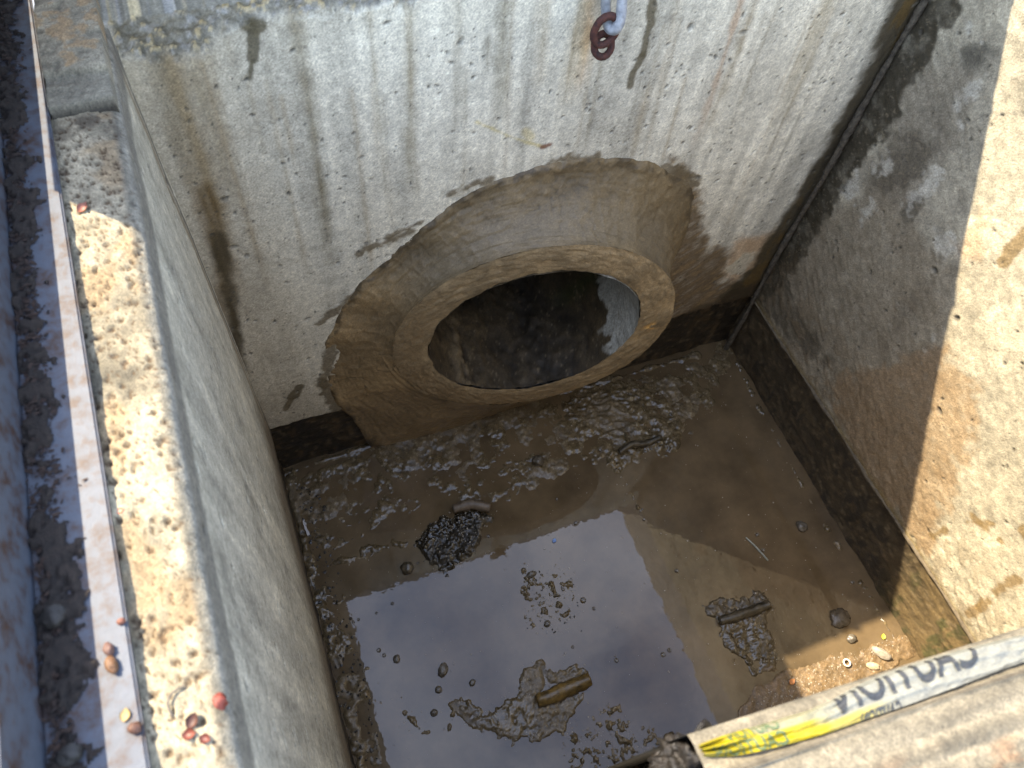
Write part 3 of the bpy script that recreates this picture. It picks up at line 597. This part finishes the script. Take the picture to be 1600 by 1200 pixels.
# holes the sticks lie in
hol = fs_([(850,1090),(905,1072)], .010, .010, .004, 60, 429); H = H - hol*.0045
k = (.092*(1+.8*(n1-.5)+.7*(n2-.5)+.7*(n3-.5)+.5*(big-.5))); c = k[..., None]*np.array([1.0, .76, .46])
c = mix(c, (.012,.011,.010), blk*.88); c = mix(c, (.02,.017,.013), drk*.8); c = mix(c, (.030,.024,.017), cld*.6)
c = mix(c, (.135,.090,.050), snd*np.clip(.5+n2*.8, 0, 1)*.85); c = mix(c, (.30,.26,.20), ss(n3, .72, .78)*.45); c = mix(c, (.018,.014,.01), hol*.8)
wet = .85 - .75*snd + .2*(n1-.5) - .5*ss(big, .52, .66)
mo = sheet('mud', np.stack([X, Y, np.zeros_like(X)], -1), H, rgba(c, wet), M['mud']); tag(mo, 'wet brown mud lumps and flats over the pit floor', 'mud', kind='stuff')
HF = lambda x, y: max(0.0, float(H[min(max(int(round((y+.90)/du)), 0), H.shape[0]-1), min(max(int(round((x+.012)/du)), 0), H.shape[1]-1)]))

# gravel crumbs too small to pick apart
def crumbs(name, spots, mat, label, cat, zfix=None):
    bm = bmesh.new(); bmesh.ops.create_icosphere(bm, subdivisions=1, radius=1.0); bv = np.array([v.co[:] for v in bm.verts]); bf = np.array([[v.index for v in f.verts] for f in bm.faces]); bm.free()
    V = []; F = []; n = 0
    for (x, y, r) in spots:
        sc_ = r*RS.uniform(.6, 1.25, 3); sc_[2] *= .7; a = RS.rand()*6.28
        q = bv*(1+RS.uniform(-.22, .22, (len(bv), 1)))*sc_; q = np.stack([q[:, 0]*math.cos(a)-q[:, 1]*math.sin(a), q[:, 0]*math.sin(a)+q[:, 1]*math.cos(a), q[:, 2]], 1)
        V.append(q + np.array([x, y, (HF(x, y) if zfix is None else zfix)+sc_[2]*.25])); F.append(bf+n); n += len(bv)
    return tag(obj(name, np.concatenate(V), np.concatenate(F), mat, smooth=False), label, cat, kind='stuff')
def scatter(px, n, r0, r1):
    p = uv('floor', px); lo, hi = p.min(0), p.max(0); out = []
    while len(out) < n:
        q = RS.uniform(lo, hi, (n*2, 2)); ok = inside(q[:, 0], q[:, 1], p)
        out += [(a, b_, r0+(r1-r0)*RS.rand()**3) for a, b_ in q[ok]]
    return out[:n]
pale = plain('pale_grit', (.16,.14,.11), (.42,.37,.29), .7, 200)
blackg = plain('black_grit', (.010,.009,.008), (.06,.053,.045), .25, 260)
floor_px = [(460,745),(1130,545),(1400,1010),(1130,1120),(1000,1180),(590,1190)]
sp = scatter(floor_px, 900, .0003, .0015) + scatter([(810,880),(900,880),(910,990),(820,990)], 160, .0004, .0016) + scatter([(700,1100),(930,1030),(900,1150),(740,1160)], 160, .0004, .0014)
sp += scatter([(1160,1100),(1290,1030),(1420,990),(1250,1110)], 420, .0004, .0017) + scatter([(1110,940),(1200,920),(1230,1040),(1150,1040)], 170, .0004, .0015) + scatter([(880,1140),(1040,1140),(1050,1200),(900,1200)], 170, .0004, .0014) + scatter([(650,840),(700,800),(775,800),(720,890)], 240, .0005, .0020)
RIM = [(RS.uniform(.02, 1.0), .0665 + RS.rand()*.012, .0012+.0075*RS.rand()**2.5) for _ in range(170)] + [(1.0235+RS.rand()*.012, RS.uniform(-.8, .05), .0012+.0065*RS.rand()**2.5) for _ in range(150)]
crumbs('rim_gravel', RIM, M['grey'], 'loose gravel along the upper edge of the pit', 'gravel', HT)
crumbs('grit', sp, pale, 'pale grit scattered over the mud and water', 'grit')
sp = scatter([(640,845),(690,798),(775,800),(740,880),(690,900)], 45, .0004, .0026) + scatter([(460,760),(500,760),(600,1190),(545,1190)], 380, .0008, .0036) + scatter([(820,890),(900,890),(910,990),(820,990)], 80, .0008, .0030)
crumbs('black_gravel', sp, blackg, 'glossy black gravel and dirt on the pit floor', 'gravel')

# ================================================================== THINGS ON THE FLOOR
wood = plain('wet_wood', (.035,.022,.008), (.20,.125,.035), .32, 70, .8); woodd = plain('dark_wet_wood', (.014,.011,.007), (.085,.066,.038), .35, 80, .8)
def stick(name, px, r, mat, label, z=.006, noise=.12, seed=0, cat='stick'):
    p = uv('floor', px); n = len(p); q = [(a, b_, max(z + .002*math.sin(i*2.1), HF(a, b_)+r*.3)) for i, (a, b_) in enumerate(p)]
    rr_ = [r*(.75+.35*math.sin(math.pi*(i+.4)/n)) for i in range(n)]
    V, F = tube(q, rr_, 12, noise, seed, sub=6); return tag(obj(name, V, F, mat, loc=q[0]), label, cat)
stick('stick', [(838,1096),(862,1088),(890,1075),(921,1062)], .0125, wood, 'short amber brown stick lying in the island of mud', .006, .10, 3)
stick('stick', [(1122,972),(1150,964),(1180,953),(1200,946)], .0085, woodd, 'dark stick half sunk in the mud by the right wall', .006, .12, 4)
stick('stick', [(708,800),(735,793),(765,797)], .0095, plain('muddy_wood', (.07,.05,.03), (.17,.125,.08), .5, 90, .8), 'muddy stub of wood on top of the black gravel', .014, .16, 5)
stick('stick', [(965,712),(985,700),(1005,698),(1030,688)], .0060, woodd, 'thin dark stick in the mud below the pipe', .016, .2, 6)
stick('twig', [(1165,840),(1180,855),(1200,876)], .0017, plain('pale_twig', (.16,.17,.14), (.30,.30,.24), .5, 200), 'thin pale twig floating on brown water', .001, .1, 7, 'twig')
stone = plain('stone', (.20,.17,.13), (.42,.36,.28), .7, 120, .7); stone_d = plain('wet_stone', (.05,.042,.032), (.15,.125,.09), .25, 120, .7)
def rock(px, rx, ry, rz, rot, mat, label, seed, name='stone', cat='stone', bump=.3, group=None):
    p = at(px[0], px[1], 2, 0.0); z = HF(p[0], p[1])
    V, F = blob((p[0], p[1], z+rz*.35), rx, ry, rz, rot, bump, seed); return tag(obj(name, V, F, mat, loc=(p[0], p[1], z)), label, cat, group)
rock((1375,1022), .0175, .0085, .009, -.9, stone, 'long pale stone in the sunlit corner of the floor', 1)
rock((1362,1041), .012, .007, .006, -.5, plain('tan_stone', (.35,.26,.15), (.52,.42,.28), .8, 120, .7), 'small tan stone beside the long pale stone', 2)
rock((1330,998), .0095, .0085, .006, .2, stone_d, 'small grey stone at the edge of the shade', 3)
rock((1252,823), .0105, .012, .008, .4, stone_d, 'dark wet stone in brown water by the right wall', 4)
rock((1312,966), .019, .017, .006, .2, plain('dark_clod', (.05,.038,.024), (.11,.085,.055), .22, 120, .9), 'round flat clod of mud near the sunlit corner', 5, 'dark_clod', 'clod', .35)
rock((840,722), .013, .012, .013, .4, plain('muddy_stone', (.05,.04,.027), (.12,.095,.062), .3, 120, .9), 'muddy stone standing in the mud in front of the pipe', 6)
rock((636,888), .0125, .0115, .010, .4, plain('brown_stone', (.05,.04,.025), (.13,.10,.06), .22, 120, .6), 'round brown stone at the tip of the black gravel', 7)
rock((855,975), .0065, .0055, .005, .6, stone_d, 'small brown stone among specks in the sky reflection', 8)
rock((830,898), .011, .006, .005, .2, stone_d, 'oval wet stone at the top of the speckled patch', 9)
rock((620,1030), .008, .006, .004, 1.2, stone_d, 'dark lump in water left of the mud island', 10, 'dark_clod', 'clod')
rock((692,1048), .012, .008, .005, .9, stone_d, 'curved mud lump above two small dark lumps', 11, 'dark_clod', 'clod')
rock((685,1078), .006, .006, .004, .9, stone_d, 'smaller dark lump under the curved mud lump', 12, 'dark_clod', 'clod')
rock((738,1067), .007, .005, .004, .5, stone_d, 'dark lump in the middle of the reflected sky', 13, 'dark_clod', 'clod')
rock((678,1114), .0065, .0055, .004, .1, stone_d, 'dark lump touching the hooked strip of mud', 14, 'dark_clod', 'clod')
# foam bubbles
m, t, b = nodes('bubble_film'); b.inputs['Base Color'].default_value = (.50, .47, .42, 1); b.inputs['Roughness'].default_value = 0.02
b.inputs['IOR'].default_value = 1.33; b.inputs['Transmission Weight'].default_value = 0.85; M['bubble'] = m
bm = bmesh.new(); bmesh.ops.create_uvsphere(bm, u_segments=16, v_segments=10, radius=1.0)
bmesh.ops.bisect_plane(bm, geom=bm.verts[:]+bm.edges[:]+bm.faces[:], plane_co=(0, 0, -.15), plane_no=(0, 0, -1), clear_outer=True)
bme = bpy.data.meshes.new('bubble'); bm.to_mesh(bme); bm.free(); bme.materials.append(m); bme.polygons.foreach_set('use_smooth', np.full(len(bme.polygons), True))
def bubble(px, r, label, group):
    p = at(px[0], px[1], 2, 0.0); o = bpy.data.objects.new('bubble', bme); COL.objects.link(o); o.location = (p[0], p[1], .0004); o.scale = (r, r, r*.8)
    return tag(o, label, 'bubble', group)
GS, GB = 'bubbles on the sky reflection', 'bubbles on the brown water'
for px, r, lab in [((911,938),.0058,'largest dark bubble floating on the reflected sky'),((928,951),.0036,'small bubble just below right of the largest dark bubble'),((880,921),.0034,'bubble above left of the largest dark bubble'),
        ((592,1016),.0042,'upper bubble of the pair left in the reflected sky'),((600,1024),.0036,'lower bubble of the pair left in the reflected sky'),((963,1032),.0042,'pale bubble right of the amber stick island'),
        ((895,1011),.0030,'tiny bubble above the amber brown stick'),((922,1147),.0036,'bubble below the island with the amber stick'),((613,943),.0032,'lone bubble near the top left of the reflected sky'),
        ((588,958),.0024,'tiniest bubble near the left corner of the reflected sky'),((1046,1016),.0042,'right bubble of the pair at the right sky edge'),((1036,1023),.0046,'left bubble of the pair at the right sky edge'),
        ((560,968),.003,'right one of two bubbles by the left mud strip'),((552,972),.003,'left one of two bubbles by the left mud strip')]:
    bubble(px, r, lab, GS)
for px, r, lab in [((900,818),.0050,'brown bubble on the upper edge of the reflected sky'),((938,704),.0048,'round bubble in the mud below the pipe mouth'),((1183,836),.0044,'bubble above the thin pale twig'),
        ((1192,860),.0040,'bubble touching the thin pale twig'),((1057,892),.0040,'bubble beside the right edge of the reflected sky'),((1003,796),.003,'upper bubble of the pair right of the sky corner'),
        ((1006,812),.0034,'lower bubble of the pair right of the sky corner'),((870,780),.003,'small bubble above the upper sky edge'),((1048,648),.004,'bubble on the brown water far right of the pipe'),
        ((763,838),.0035,'bubble right of the black gravel'),((1332,910),.0040,'bubble near the foot of the right wall'),((653,880),.003,'bubble just right of the round brown stone')]:
    bubble(px, r, lab, GB)
p = at(1322, 1036, 2, .004); V, F = tube([(p[0]+.006*math.cos(a), p[1]+.006*math.sin(a), .0075) for a in np.linspace(0, 2*math.pi, 17)[:-1]], .0017, 8, 0, 0, closed=True, sub=1)
tag(obj('ring', V, F, plain('pale_ring', (.5,.45,.35), (.65,.6,.5), .5), loc=tuple(p)), 'tiny pale ring lying on the sunlit sand', 'ring')
def leaf(px, plane, size, rot, colr, label, name, cat, z=.002, curl=.3):
    ax, val, _, _ = PL[plane]; p = at(px[0], px[1], ax, val); V = []; F = []; nu_, nv_ = 9, 5
    for i in range(nu_):
        tt = i/(nu_-1); w = size*.38*math.sin(math.pi*min(1, tt*1.02+.02))**.8
        for j in range(nv_):
            q = (j/(nv_-1)*2-1)*w; x_ = (tt-.5)*size; zz_ = z + curl*size*(.6*(tt-.4)**2+(q/size)**2*1.2)
            V.append((p[0]+x_*math.cos(rot)-q*math.sin(rot), p[1]+x_*math.sin(rot)+q*math.cos(rot), p[2]+zz_))
    n0 = len(V); V += [(a, b_, z_-.0004) for a, b_, z_ in V]
    for i in range(nu_-1):
        for j in range(nv_-1):
            k = i*nv_+j; F.append([k, k+nv_, k+nv_+1, k+1]); F.append([n0+k+1, n0+k+nv_+1, n0+k+nv_, n0+k])
    rim = [j for j in range(nv_)] + [i*nv_+nv_-1 for i in range(1, nu_)] + [(nu_-1)*nv_+j for j in range(nv_-2, -1, -1)] + [i*nv_ for i in range(nu_-2, 0, -1)]
    for a, b_ in zip(rim, rim[1:]+rim[:1]): F.append([b_, a, n0+a, n0+b_])
    m_ = plain(name+'_skin', tuple(.75*np.array(colr)), tuple(1.15*np.array(colr)), .55, 150, .4)
    return tag(obj(name, V, F, m_, loc=tuple(p)), label, cat)
leaf((866,845), 'floor', .010, .7, (.16,.26,.50), 'tiny blue scrap floating at the edge of the reflected sky', 'plastic_scrap', 'scrap')
leaf((1379,995), 'floor', .011, .9, (.55,.50,.05), 'tiny yellow leaf in the corner at the edge of sunlight', 'leaf', 'leaf', .003)
leaf((1235,1066), 'floor', .013, .4, (.50,.20,.06), 'small orange leaf on the sunlit sand', 'leaf', 'leaf', .008)

# ================================================================== CHAIN ON THE BACK WALL
galv = plain('galvanised_steel', (.20,.21,.22), (.40,.41,.42), .6, 150, .9, metal=.2); rust = plain('rusted_iron', (.018,.007,.006), (.090,.026,.014), .8, 190, 1.0)
hy = -.030; hk = at(952, 8, 1, hy)
shk = empty('shackle', (hk[0], hy, hk[2]), 'grey galvanised shackle hanging at the top of the back wall', 'shackle')
def P3(u, v, y): return at(u, v, 1, y)
a0 = P3(943, -60, -.016); a1 = P3(946, -10, -.020); a2 = P3(947, 20, -.022); a3 = P3(952, 42, -.034); a4 = P3(962, 44, -.040); a5 = P3(970, 25, -.038); a6 = P3(972, -15, -.030); a7 = P3(968, -60, -.020)
V, F = tube([a0, a1, a2, a3, a4, a5, a6, a7], [.0052, .0054, .0056, .0064, .0066, .0060, .0054, .0052], 16, .03, 2, sub=7); obj('bow', V, F, galv, shk)
am = P3(955, -62, -.018); V, F = tube([am+np.array([-.024, 0, 0]), am+np.array([.024, 0, 0])], .0065, 14, 0, 0, sub=1); obj('pin', V, F, galv, shk)
V, F = tube([am+np.array([0, .03, 0]), am+np.array([0, -.004, 0])], .007, 14, 0, 0, sub=1); obj('wall_anchor', V, F, rust, shk)
def link(cu, cv, y, hw, hl, tilt, lean, r, label, seed):
    """oval chain link: half width, half length, tilt in the wall plane, lean out of it"""
    cpt = P3(cu, cv, y); pts = []
    for k in range(20):
        a = 2*math.pi*k/20; x_ = hw*math.cos(a)*(1-.15*abs(math.sin(a))**3); z_ = hl*np.sign(math.sin(a))*abs(math.sin(a))**.85
        x2 = x_*math.cos(tilt)-z_*math.sin(tilt); z2 = x_*math.sin(tilt)+z_*math.cos(tilt)
        pts.append(cpt+np.array([x2*math.cos(lean[0]), -x2*math.sin(lean[0])+z2*math.sin(lean[1]), z2*math.cos(lean[1])]))
    V, F = tube(pts, r, 12, .04, seed, closed=True, sub=3); return tag(obj('chain_link', V, F, rust, loc=tuple(cpt)), label, 'chain link', 'rusty links on the back wall')
link(946, 48, -.036, .0122, .0168, -.35, (.15, .1), .0043, 'upper rusty chain link threaded through the grey shackle', 3)
link(942, 71, -.031, .0112, .0118, -.15, (-.1, .55), .0041, 'lower rusty chain link hanging from the upper link', 4)

# ================================================================== STEEL FRAME ON THE LEFT LEDGE
m, t, b = nodes('painted_steel'); g = t.nodes.new('ShaderNodeTexCoord').outputs['Object']
n = tex(t, 75, 7, .72, g); r = t.nodes.new('ShaderNodeValToRGB'); r.color_ramp.elements[0].position = .46; r.color_ramp.elements[1].position = .64
r.color_ramp.elements[0].color = (.085,.098,.125, 1); r.color_ramp.elements[1].color = (.050,.026,.018, 1); t.links.new(n.outputs['Fac'], r.inputs['Fac'])
n3_ = tex(t, 300, 4, .6, g); mx = t.nodes.new('ShaderNodeMixRGB'); mx.blend_type = 'MULTIPLY'; mx.inputs['Fac'].default_value = .5; t.links.new(r.outputs['Color'], mx.inputs['Color1']); t.links.new(n3_.outputs['Fac'], mx.inputs['Color2'])
t.links.new(mx.outputs['Color'], b.inputs['Base Color']); b.inputs['Roughness'].default_value = .6
bp = t.nodes.new('ShaderNodeBump'); bp.inputs['Strength'].default_value = .4; bp.inputs['Distance'].default_value = .001; t.links.new(n.outputs['Fac'], bp.inputs['Height']); t.links.new(bp.outputs['Normal'], b.inputs['Normal'])
M['steel'] = m
frm = empty('steel_frame', (-.06, -.3, HL), 'white and rusty steel angle frame along the left ledge', 'frame')
def xe(y): return -.0487 + (y-.05)*(-.0323+.0487)/(-.607-.05)      # inner edge, slightly askew
y0, y1 = .24, -.78; T = .005; z0 = HL+.0022
def bar(name, xa0, xa1, xb0, xb1, za, zb, par):
    V = [(xa0, y0, za), (xa1, y0, za), (xa1, y0, zb), (xa0, y0, zb), (xb0, y1, za), (xb1, y1, za), (xb1, y1, zb), (xb0, y1, zb)]
    bm = bmesh.new(); vs = [bm.verts.new(v) for v in V]
    for f in ((0, 1, 2, 3), (7, 6, 5, 4), (0, 4, 5, 1), (1, 5, 6, 2), (2, 6, 7, 3), (3, 7, 4, 0)): bm.faces.new([vs[i] for i in f])
    bmesh.ops.recalc_face_normals(bm, faces=bm.faces[:]); bmesh.ops.bevel(bm, geom=bm.edges[:], offset=.0011, segments=2, affect='EDGES'); bm.verts.index_update()
    VV = [tuple(v.co) for v in bm.verts]; FF = [[v.index for v in f.verts] for f in bm.faces]; bm.free()
    return obj(name, VV, FF, M['steel'], par, smooth=False)
bar('seat_leg', -.0785, xe(y0), -.0785, xe(y1), z0, z0+T, frm)
bar('upright_leg', -.0832, -.0788, -.0832, -.0788, z0, HL+.053, frm)
ZS = z0+T
# leaf litter and dirt in the seat
V = []; F = []; n = 0
bmq = np.array([(-1, -.5, 0), (0, -.62, .12), (1, -.3, 0), (1.1, .3, .05), (0, .55, .2), (-1, .4, .02)]); 
for k in range(5200):
    y = RS.uniform(-.72, .2); den = fbm(np.array([y*22]), np.array([3.3]), 501, 3)[0]
    x = -.0705 + RS.normal(0, .0032 + .0045*max(0, den-.40)*3); 
    if not (-.0782 < x < xe(y)-.001): continue
    if x > -.060 and RS.rand() > .35: continue
    r_ = .0006 + .0019*RS.rand()**2.5; a = RS.rand()*6.28; til = RS.uniform(-.5, .5); q = bmq*r_*np.array([1, .8, 1.0]); q[:, 2] += q[:, 0]*til
    hgt = .0030*math.exp(-((x+.0705)/.004)**2)*RS.rand()
    q = np.stack([q[:, 0]*math.cos(a)-q[:, 1]*math.sin(a)+x, q[:, 0]*math.sin(a)+q[:, 1]*math.cos(a)+y, q[:, 2]+ZS+.0006+hgt], 1)
    V.append(q); F += [[n, n+1, n+4, n+5], [n+1, n+2, n+3, n+4]]; n += 6
tag(obj('leaf_litter', np.concatenate(V), F, plain('leaf_dirt', (.008,.006,.005), (.045,.024,.015), .9, 180, .5), smooth=False), 'dark brown leaf crumbs and dirt lying in the steel frame', 'litter', kind='stuff')

U, Y_ = np.meshgrid(np.arange(-.0783, -.0470, .0008), np.arange(-.76, .20, .0012))
sn = fbm(U*90, Y_*90, 511, 4); sn2 = fbm(U*260, Y_*260, 513, 3); wd = .0052+.0075*fbm(Y_*16, Y_*0, 515, 3)
sh = (wd - np.abs(U+.0690-.003*np.sin(Y_*7)))*.45 + (sn-.54)*.016 + (sn2-.5)*.006
cc = (.013*(1+1.2*(sn2-.5)+1.2*(sn-.5)))[..., None]*np.array([1, .70, .58]); keep = (sh > -.0004) & (U < -.0505+(Y_-.05)*-.025)
so_ = sheet('soil', np.stack([U, Y_, np.full(U.shape, ZS)], -1), np.clip(sh, 0, .0035)+.0002, rgba(cc, np.zeros(U.shape)), M['ledge'], keep=keep); tag(so_, 'dark brown soil gathered along the steel frame', 'soil', kind='stuff')

# bigger scraps on frame and ledge
def scrap(px, z, rx, ry, rz, rot, colr, label, seed, name, cat, bump=.3):
    p = at(px[0], px[1], 2, z); V, F = blob((p[0], p[1], z+rz*.7), rx, ry, rz, rot, bump, seed, 3, 1.8)
    return tag(obj(name, V, F, plain(name+'_skin', tuple(.6*np.array(colr)), tuple(1.2*np.array(colr)), .6, 220, .5), loc=tuple(p)), label, cat)
scrap((88,965), ZS, .0062, .0066, .0045, .3, (.022,.018,.014), 'black round clump of dirt in the frame', 21, 'dirt_clump', 'clump', .5)
scrap((112,1180), ZS, .0058, .0050, .0040, .3, (.025,.022,.018), 'dark clump of dirt at the bottom edge of the frame', 22, 'dirt_clump', 'clump', .5)
scrap((176,1040), ZS, .0030, .0050, .0030, .3, (.13,.060,.022), 'orange brown seed pod on the edge of the shade', 23, 'seed_pod', 'seed pod')
scrap((172,1015), ZS, .0026, .0036, .0026, .1, (.12,.060,.042), 'pinkish seed husk above the orange seed pod', 24, 'seed_husk', 'husk')
scrap((212,1138), ZS, .0036, .0028, .0024, -.3, (.085,.036,.02), 'brown nutlike seed on the white steel', 25, 'seed', 'seed')
leaf((204,1120), 'ledge', .0070, 1.3, (.26,.18,.06), 'small yellow husk beside the brown seed', 'husk', 'husk', ZS-HL+.001)
scrap((190,972), ZS, .0022, .0018, .0016, 0, (.16,.06,.035), 'tiny dark seed on the white steel', 26, 'seed', 'seed')
scrap((345,1098), HL, .0036, .0044, .0042, .2, (.19,.036,.020), 'red berry at the edge of the ledge', 27, 'berry', 'berry', .45)
leaf((302,1127), 'ledge', .0085, .9, (.065,.024,.014), 'curled brown leaf bit near the red berry', 'leaf', 'leaf', .001, 1.6)
leaf((297,1148), 'ledge', .0075, -.2, (.14,.034,.018), 'reddish leaf bit below the curled brown one', 'leaf', 'leaf', .001, 1.6)
leaf((322,1155), 'ledge', .0065, -.6, (.11,.026,.015), 'dark red leaf bit at the end of the ledge', 'leaf', 'leaf', .001, 1.6)
leaf((189,799), 'ledge', .0045, .4, (.55,.11,.05), 'tiny red leaf crumb beside the steel edge', 'leaf', 'leaf', .001, .6)
leaf((131,328), 'ledge', .0100, .8, (.22,.08,.05), 'curled brown leaf where the ledge sunlight begins', 'leaf', 'leaf', .001, 1.6)
V, F = tube([at(270,1120,2,HL+.0015), at(262,1100,2,HL+.003), at(270,1082,2,HL+.003), at(290,1072,2,HL+.0015)], .0006, 6, 0, 0, sub=5)
tag(obj('stalk', V, F, plain('stalk_skin', (.06,.05,.04), (.12,.10,.08), .8)), 'thin dark curved stalk on the sunlit ledge', 'stalk')

# ================================================================== CAUTION TAPE
tape = empty('caution_tape', tuple(at(1300, 1110, 2, HL)), 'yellow and white plastic caution tape lying along the front rim', 'tape')
te = [(1086,1166),(1120,1152),(1160,1140),(1215,1124),(1260,1110),(1300,1094),(1350,1066),(1400,1046),(1450,1030),(1500,1015),(1560,1000),(1640,980),(1720,958)]
be = [(1096,1180),(1124,1183),(1160,1180),(1215,1167),(1260,1155),(1300,1143),(1350,1124),(1400,1108),(1450,1090),(1500,1071),(1560,1048),(1640,1020),(1720,995)]
zt = HL + .0045
ta_ = np.array([at(u, v, 2, zt) for u, v in te]); tb_ = np.array([at(u, v, 2, zt-.001) for u, v in be])
def pl_s(p, n):
    q = np.concatenate([[0], np.cumsum(np.linalg.norm(np.diff(p, axis=0), axis=1))]); q /= q[-1]; s = np.linspace(0, 1, n)
    return np.stack([np.interp(s, q, p[:, k]) for k in range(3)], 1)
NU, NV = 260, 26
def sm(p):
    k = np.ones(15)/15; return np.stack([np.convolve(np.concatenate([np.full(7, p[0, i]), p[:, i], np.full(7, p[-1, i])]), k, 'valid') for i in range(3)], 1)
TA, TB = sm(pl_s(ta_, NU)), sm(pl_s(tb_, NU))
def tape_pt(s, v):
    """s along 0..1, v across 0 (inner edge) .. 1"""
    s = np.asarray(s, float); v = np.asarray(v, float); i = np.clip(s*(NU-1), 0, NU-1.001); k = i.astype(int); f = (i-k)[..., None]
    a = TA[k]*(1-f)+TA[k+1]*f; b_ = TB[k]*(1-f)+TB[k+1]*f; p = a*(1-v[..., None])+b_*v[..., None]
    crease = .0016*np.exp(-((v-.42-.12*np.sin(s*9))/.10)**2) + 0.0012*np.exp(-((v-.8+.1*np.sin(s*14+1))/.07)**2)
    wr = (fbm(s*22, v*3, 601, 2)-.5)*.0026 + (fbm(s*60+v*4, v*6, 603, 2)-.5)*.0008 + .0025*ss(.16-s, 0, .12)*np.sin(v*17+s*20)
    p = p.copy(); p[..., 2] += crease + wr - .004*ss(.12-v, 0, .12); return p
Vg, Sg = np.meshgrid(np.linspace(0, 1, NV), np.linspace(0, 1, NU), indexing='ij')
P = tape_pt(Sg, Vg)
yel = np.clip(ss(.30-Sg, 0, .06) * ss(Vg + ss(.14-Sg, 0, .05), .36, .42) + .75*ss(Vg, .62, .72)*ss(.46-Sg, 0, .12) + .55*ss(Vg, .6, .75)*ss(Sg, .78, .85), 0, 1)
c = np.array([.145, .150, .147])*np.ones(P.shape); c = mix(c, (.24,.20,.003), yel); c = mix(c, (.16,.15,.075), ss(.34-Sg, 0, .1)*(1-yel)*.6)
c *= (.9+.2*fbm(Sg*40, Vg*6, 605, 3))[..., None]
m, t, b = nodes('plastic_film'); a = t.nodes.new('ShaderNodeAttribute'); a.attribute_name = 'Col'; t.links.new(a.outputs['Color'], b.inputs['Base Color'])
b.inputs['Roughness'].default_value = .35; M['film'] = m
nv_, nu_ = P.shape[:2]; F0 = grid_faces(nv_, nu_); Vt = P.reshape(-1, 3); n0 = len(Vt)
obj('strip', np.concatenate([Vt, Vt-np.array([0, 0, .0004])]), np.concatenate([F0, F0[:, ::-1]+n0]), m, tape, np.tile(rgba(c, np.zeros(c.shape[:2])).reshape(-1, 4), (2, 1)))
def lettering(text, s0, s1, v0, v1, mat, shear=0.0):
    """mirrored print, wrapped on to the strip"""
    cu = bpy.data.curves.new('t', 'FONT'); cu.body = text; cu.size = 1.0; cu.offset = .018; to = bpy.data.objects.new('t', cu); COL.objects.link(to)
    bpy.context.view_layer.update(); dg = bpy.context.evaluated_depsgraph_get(); me = bpy.data.meshes.new_from_object(to.evaluated_get(dg))
    bm = bmesh.new(); bm.from_mesh(me); bmesh.ops.triangulate(bm, faces=bm.faces[:])
    for _ in range(5): bmesh.ops.subdivide_edges(bm, edges=[e for e in bm.edges if e.calc_length() > .05], cuts=1); bmesh.ops.triangulate(bm, faces=bm.faces[:])
    bm.verts.index_update(); q = np.array([v.co[:] for v in bm.verts]); F = [[v.index for v in f.verts] for f in bm.faces]; bm.free()
    bpy.data.objects.remove(to); bpy.data.curves.remove(cu); bpy.data.meshes.remove(me)
    u = (q[:, 0]-q[:, 0].min())/np.ptp(q[:, 0]); w = (q[:, 1]-q[:, 1].min())/np.ptp(q[:, 1]); u = 1-u
    s = s0+(s1-s0)*u + shear*(w-.5); v = v1+(v0-v1)*w; ok = (v >= .0) & (v <= 1.0)
    F = [f for f in F if all(ok[i] for i in f)]
    V = tape_pt(np.clip(s, 0, 1), np.clip(v, 0, 1)) + np.array([0, 0, .0009]); return obj('lettering', V, F, mat, tape, smooth=False)
ink = plain('black_ink', (.018,.018,.017), (.04,.04,.04), .4, 300, .1); inkg = plain('dark_green_ink', (.05,.075,.03), (.09,.12,.05), .4, 300, .1)
lettering('CAUTION', .315, .67, -.62, .60, ink, -.014)
lettering('CAUTION', .030, .190, .42, .98, inkg, -.004)
lettering('CAUTION', .070, .180, -.20, .34, inkg, -.006)
lettering('CAUTION', .36, .46, .80, 1.25, ink, .006)
# dark lump in place of the shaded broken wall end under the tape
pc = at(1062, 1172, 2, HL-.03)
V, F = blob((pc[0]+.008, pc[1]-.010, HL-.055), .020, .018, .040, .5, .5, 31, 5, 4.0)
tag(obj('dark_clod', V, F, plain('dark_wall_end', (.006,.005,.004), (.026,.020,.014), .35, 160, 1.0, bdist=.002), loc=(pc[0], pc[1], HL-.06)), 'black lump in place of the shaded wall end under the tape tip', 'clod')
